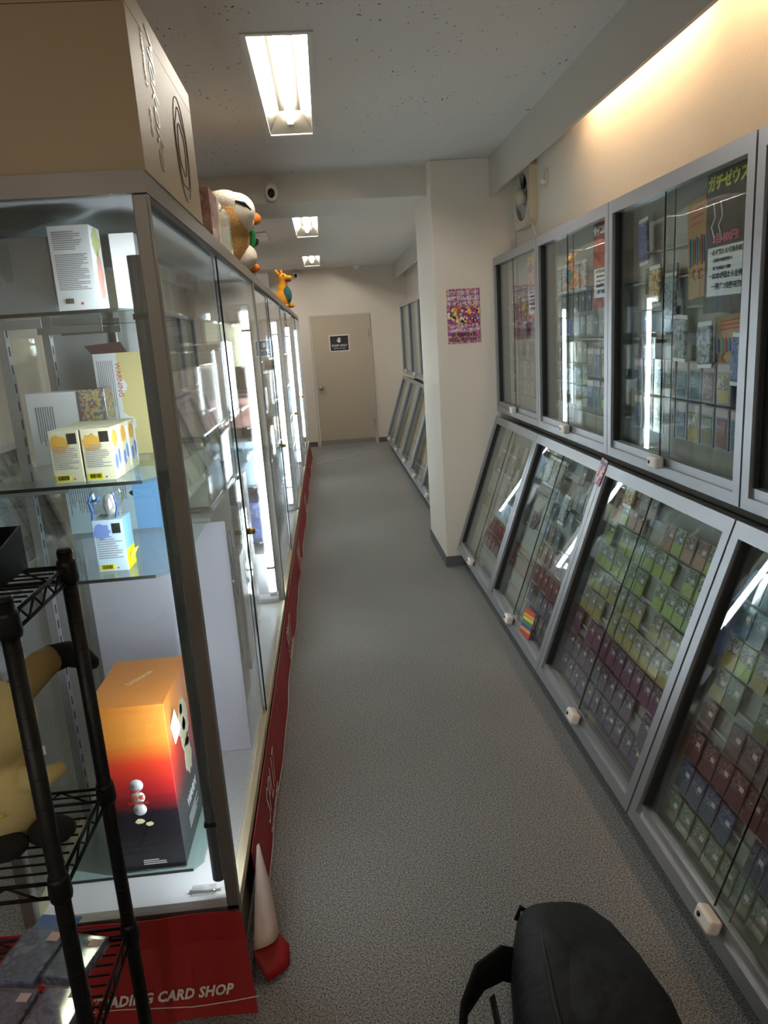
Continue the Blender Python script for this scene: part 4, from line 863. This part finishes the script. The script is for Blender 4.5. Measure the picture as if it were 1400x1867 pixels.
# ---------------------------------------------------------------- black wire rack in front of the showcase
RX, RY0, RY1, RL = -.475, 1.005, 1.25, .60
t = thing('wire_rack', 'black wire shelving rack in the left foreground', 'rack', (RX, RY0, 0))
RD = RY1-RY0; SH = [1.25, .815, .505, .16]
for px_ in (0, -RL):
    for py_ in (0, RD):
        p = MB().tube([(px_, py_, .015), (px_, py_, 1.275)], .0127, 16).build('post', 'black_metal', t)
        MB().tube([(px_, py_, 1.275), (px_, py_, 1.282)], [.0135, .011], 16).build('post_cap', 'black_plastic', p); MB().tube([(px_, py_, 0), (px_, py_, .018)], [.016, .014], 14).build('foot', 'black_plastic', p)
        rg = MB()
        for k in range(24): rg.tube([(px_, py_, .10+k*.05), (px_, py_, .1015+k*.05)], .0131, 14)
        rg.build('groove_rings', 'black_plastic', p)['kind'] = 'stuff'
for z in SH:
    b = MB()
    for px_ in (0, -RL):
        for py_ in (0, RD): b.tube([(px_, py_, z-.028), (px_, py_, z-.02), (px_, py_, z+.005), (px_, py_, z+.012)], [.0165, .018, .0165, .015], 16)
    for zz in (z, z-.026):
        for (p, q) in (((0, 0), (0, RD)), ((-RL, 0), (-RL, RD)), ((0, 0), (-RL, 0)), ((0, RD), (-RL, RD))): b.tube([(p[0], p[1], zz), (q[0], q[1], zz)], .0032, 6)
    def zig(p, q, n):
        pts = []
        for k in range(2*n+1):
            s = .06+.88*k/(2*n); pts.append((p[0]+(q[0]-p[0])*s, p[1]+(q[1]-p[1])*s, z-.001 if k % 2 else z-.025))
        b.tube(pts, .0022, 5)
    zig((0, 0), (0, RD), 4); zig((-RL, 0), (-RL, RD), 4); zig((0, 0), (-RL, 0), 6); zig((0, RD), (-RL, RD), 6)
    s = b.build('shelf', 'black_metal', t)
    for k in range(10):
        yy = RD*(k+1)/11; MB().tube([(-.006, yy, z+.002), (-RL+.006, yy, z+.002)], .002, 6).build('wire', 'black_metal', s)
    for xx in (-.2, -.4): MB().tube([(xx, .004, z-.003), (xx, RD-.004, z-.003)], .0028, 6).build('cross_wire', 'black_metal', s)
# black box on top shelf
t = thing('black_tray', 'dark open tray holding a rounded case on the rack top shelf', 'tray', (-.625, 1.18, 1.2562))
b = MB(); b.box(-.10, .09, -.06, .06, 0, .004); b.box(-.10, .09, -.06, -.057, .004, .05); b.box(-.10, .09, .057, .06, .004, .075); b.box(-.10, -.097, -.057, .057, .004, .06)
b.prism([(-.057, .004), (.057, .004), (.057, .075), (-.057, .05)], .087, .09, 'x'); b.build('tray', 'black_plastic', t)
t = thing('rounded_case', 'small dark translucent rounded case inside the black tray', 'case', (-.635, 1.19, 1.2606)); MB().bbox(-.045, .065, -.03, .04, 0, .10, .018).build('case_body', 'alu_dark', t); MB().bbox(-.04, .06, -.031, -.03, .02, .09, .0004).build('case_window', 'card_brown', t)
# yellow plush
t = thing('yellow_plush', 'yellow long-eared plush sitting on the wire rack', 'plush toy', (-.600, 1.12, .8197))
blob('body', [((0, 0, .085), (.075, .065, .085)), ((0, .0, .21), (.085, .075, .075)), ((0, 0, .15), (.05, .05, .05)), ((-.03, -.05, .03), (.035, .045, .03))], 'plush_yellow', t, .008)
e = MB().tube([(.03, .03, .225), (.045, .07, .245), (.058, .115, .258), (.068, .15, .258)], [.022, .028, .028, .024], 14).build('ear', 'plush_tan', t)
MB().tube([(.065, .14, .258), (.085, .172, .252), (.108, .18, .238), (.126, .182, .222), (.130, .183, .218)], [.026, .024, .020, .012, .004], 14).build('ear_tip', 'plush_black', e)
MB().tube([(-.04, .02, .27), (-.09, .05, .33), (-.14, .07, .36)], [.028, .034, .014], 14).build('ear', 'plush_tan', t)
MB().tube([(.05, -.02, .12), (.09, -.01, .115), (.115, .0, .125)], [.022, .018, .010], 12).build('arm', 'plush_yellow', t); MB().tube([(-.05, -.03, .12), (-.09, -.03, .11)], [.022, .012], 12).build('arm', 'plush_yellow', t)
for p in ((.045, .0), (-.02, -.03)): MB().ball((p[0]+.04, p[1]-.02, .022), (.04, .03, .022), 0, 12).build('foot', 'plush_black', t)
MB().ball((.02, -.074, .225), (.016, .006, .018), 0, 12).build('button_eye', 'plush_black', t)
st = [(.0, .045), (.008, .010), (.045, .0), (.008, -.010), (.0, -.045), (-.008, -.010), (-.045, .0), (-.008, .010)]
b = MB(); b.prism([(x, z) for x, z in st], -.003, .0, 'y'); b.build('star_patch', 'star', t, (-.005, -.067, .09))
box('cloth_label', .06, .09, .0, .002, .15, .165, 'white_plastic', t)
# shrink-wrapped packs on the lower shelf
SZ = .5097
packs = [((-.635, 1.183), -12, .085, .12, 'pack_blue', 'blue shrink-wrapped pack with hanging tab at the back left'), ((-.548, 1.165), -16, .072, .095, 'pack_blue', 'blue shrink-wrapped pack lying behind the right rack post'),
         ((-.635, 1.055), -10, .075, .10, 'pack_violet', 'dark violet shrink-wrapped pack at the front left'), ((-.545, 1.055), -10, .078, .085, 'pack_violet', 'violet shrink-wrapped pack at the front right')]
for (x, y), rz, w_, d_, m_, lb in packs:
    t = thing('sleeve_pack', lb, 'pack', (x, y, SZ), (0, 0, R(rz)), 'shrink-wrapped packs on the wire rack')
    box('pack_body', -w_/2, w_/2, -d_/2, d_/2, .001, .020, m_, t, .003)
    MB().bbox(-w_/2-.003, w_/2+.003, -d_/2-.003, d_/2+.003, .0, .0225, .003).build('clear_wrap', 'clear', t)
    box('price_sticker', w_*.15, w_*.42, d_*.25, d_*.42, .0226, .0232, 'sticker', t)
    if 'tab' in lb: box('hanging_tab', -w_/2, w_/2, d_/2+.003, d_/2+.045, .008, .010, 'pencil_blue', t)

# ---------------------------------------------------------------- backpack on the floor
t = thing('backpack', 'black backpack lying on the carpet in the right foreground', 'backpack', (.455, 1.28, 0), (0, 0, R(-3)))
def loft(rows, nm, m, parent, n=28, pw=3.0):
    b = MB(); vs = []; fs = []
    for (y, cx, cz, hx, hz) in rows:
        for k in range(n):
            a = 2*PI*k/n; c, s_ = math.cos(a), math.sin(a)
            vs.append((cx+hx*math.copysign(abs(c)**(2/pw), c), y, max(0.002, cz+hz*math.copysign(abs(s_)**(2/pw), s_))))
    for i in range(len(rows)-1):
        for k in range(n): fs.append((i*n+k, i*n+(k+1) % n, (i+1)*n+(k+1) % n, (i+1)*n+k))
    fs.append(list(range(n))); fs.append([(len(rows)-1)*n+k for k in range(n)][::-1])
    b.add(vs, fs, 0, True); return b.build(nm, m, parent)
loft([(-.30, 0, .10, .10, .08), (-.28, 0, .115, .150, .112), (-.20, 0, .125, .172, .124), (-.06, .002, .125, .172, .124), (.08, .004, .118, .155, .116), (.18, .004, .108, .130, .106), (.25, .0, .095, .105, .093), (.285, -.005, .085, .085, .075), (.30, -.008, .08, .06, .05)], 'main_body', 'bag', t)
loft([(-.26, .05, .19, .06, .05), (-.22, .04, .205, .115, .055), (-.08, .04, .208, .118, .052), (.06, .035, .19, .105, .047), (.15, .025, .165, .08, .04), (.21, .015, .145, .05, .03)], 'front_pocket', 'bag', t)
MB().tube([(-.085, -.27, .235), (-.09, -.10, .247), (-.075, .06, .228), (-.06, .17, .205), (-.02, .255, .165), (.05, .262, .145), (.085, .20, .165)], .006, 8).build('zip_seam', 'bag_zip', t)
MB().tube([(.165, -.24, .09), (.178, -.12, .10), (.170, .02, .11), (.145, .13, .11), (.10, .24, .11), (.03, .30, .11)], .011, 10).build('side_piping', 'bag_mesh', t)
def ribbon(pts, wv, th, nm, m, parent):
    b = MB(); P = [Vector(p) for p in pts]; vs = []; fs = []
    for i, p in enumerate(P):
        d = (P[min(i+1, len(P)-1)]-P[max(i-1, 0)]).normalized(); s = Vector(wv)-d*Vector(wv).dot(d); nr = d.cross(s).normalized()*th
        vs += [p-s-nr, p+s-nr, p+s+nr, p-s+nr]
    for i in range(len(P)-1):
        for k in range(4): fs.append((i*4+k, i*4+(k+1) % 4, (i+1)*4+(k+1) % 4, (i+1)*4+k))
    fs += [(0, 1, 2, 3), tuple((len(P)-1)*4+k for k in (3, 2, 1, 0))]; b.add(vs, fs, 0, True); return b.build(nm, m, parent)
ribbon([(-.10, .15, .10), (-.16, .14, .13), (-.22, .10, .135), (-.265, .035, .12), (-.285, -.05, .085), (-.275, -.15, .05), (-.22, -.23, .04), (-.13, -.27, .045)], (.008, .016, .034), .006, 'shoulder_strap', 'bag_mesh', t)
ribbon([(-.195, .08, .10), (-.19, .0, .07), (-.16, -.05, .05), (-.12, -.09, .05)], (.004, .004, .011), .002, 'webbing', 'bag_zip', t)
MB().tube([(-.05, .27, .13), (-.085, .285, .15), (-.10, .265, .13)], .007, 8).build('grab_loop', 'bag_mesh', t)

# ---------------------------------------------------------------- second aisle behind the showcases
for i, lb in enumerate(['nearest', 'second', 'third', 'farthest']):
    t = cabinet('slanted_cabinet', 'silvery slanted glass cabinet in the aisle behind the showcases, '+lb+' one', 1.6+(i+1)*UW, False, side=-1, rails=[.1*k+.05 for k in range(9)])
    W4 = wm(t); b = MB(); rr = random.Random(i)
    for r in range(9):
        for k in range(11):
            if rr.random() < .15: continue
            m4 = W4 @ Matrix.Translation((.09+k*.077, .06, .10+r*.095)); j = rr.randrange(3)
            b.box(-.0315, .0315, -.002, .002, -.044, .044, 2*j, m4); b.box(-.0275, .0275, -.0027, -.002, 0, .036, 2*j+1, m4)
    o = b.build('trading_cards', ['card_white', 'art_white', 'card_slate', 'art_slate', 'card_teal', 'art_teal']); o['kind'] = 'stuff'; tag(o, 'rows of small cards in the %s cabinet of the aisle behind' % lb, 'cards')

for i, lb in enumerate(['nearest', 'second', 'third']):
    cabinet('upright_cabinet', 'upright glass cabinet on the left wall of the aisle behind, '+lb+' one', 1.6+(i+1)*UW, True, side=-1, rails=[.3, .5, .7])
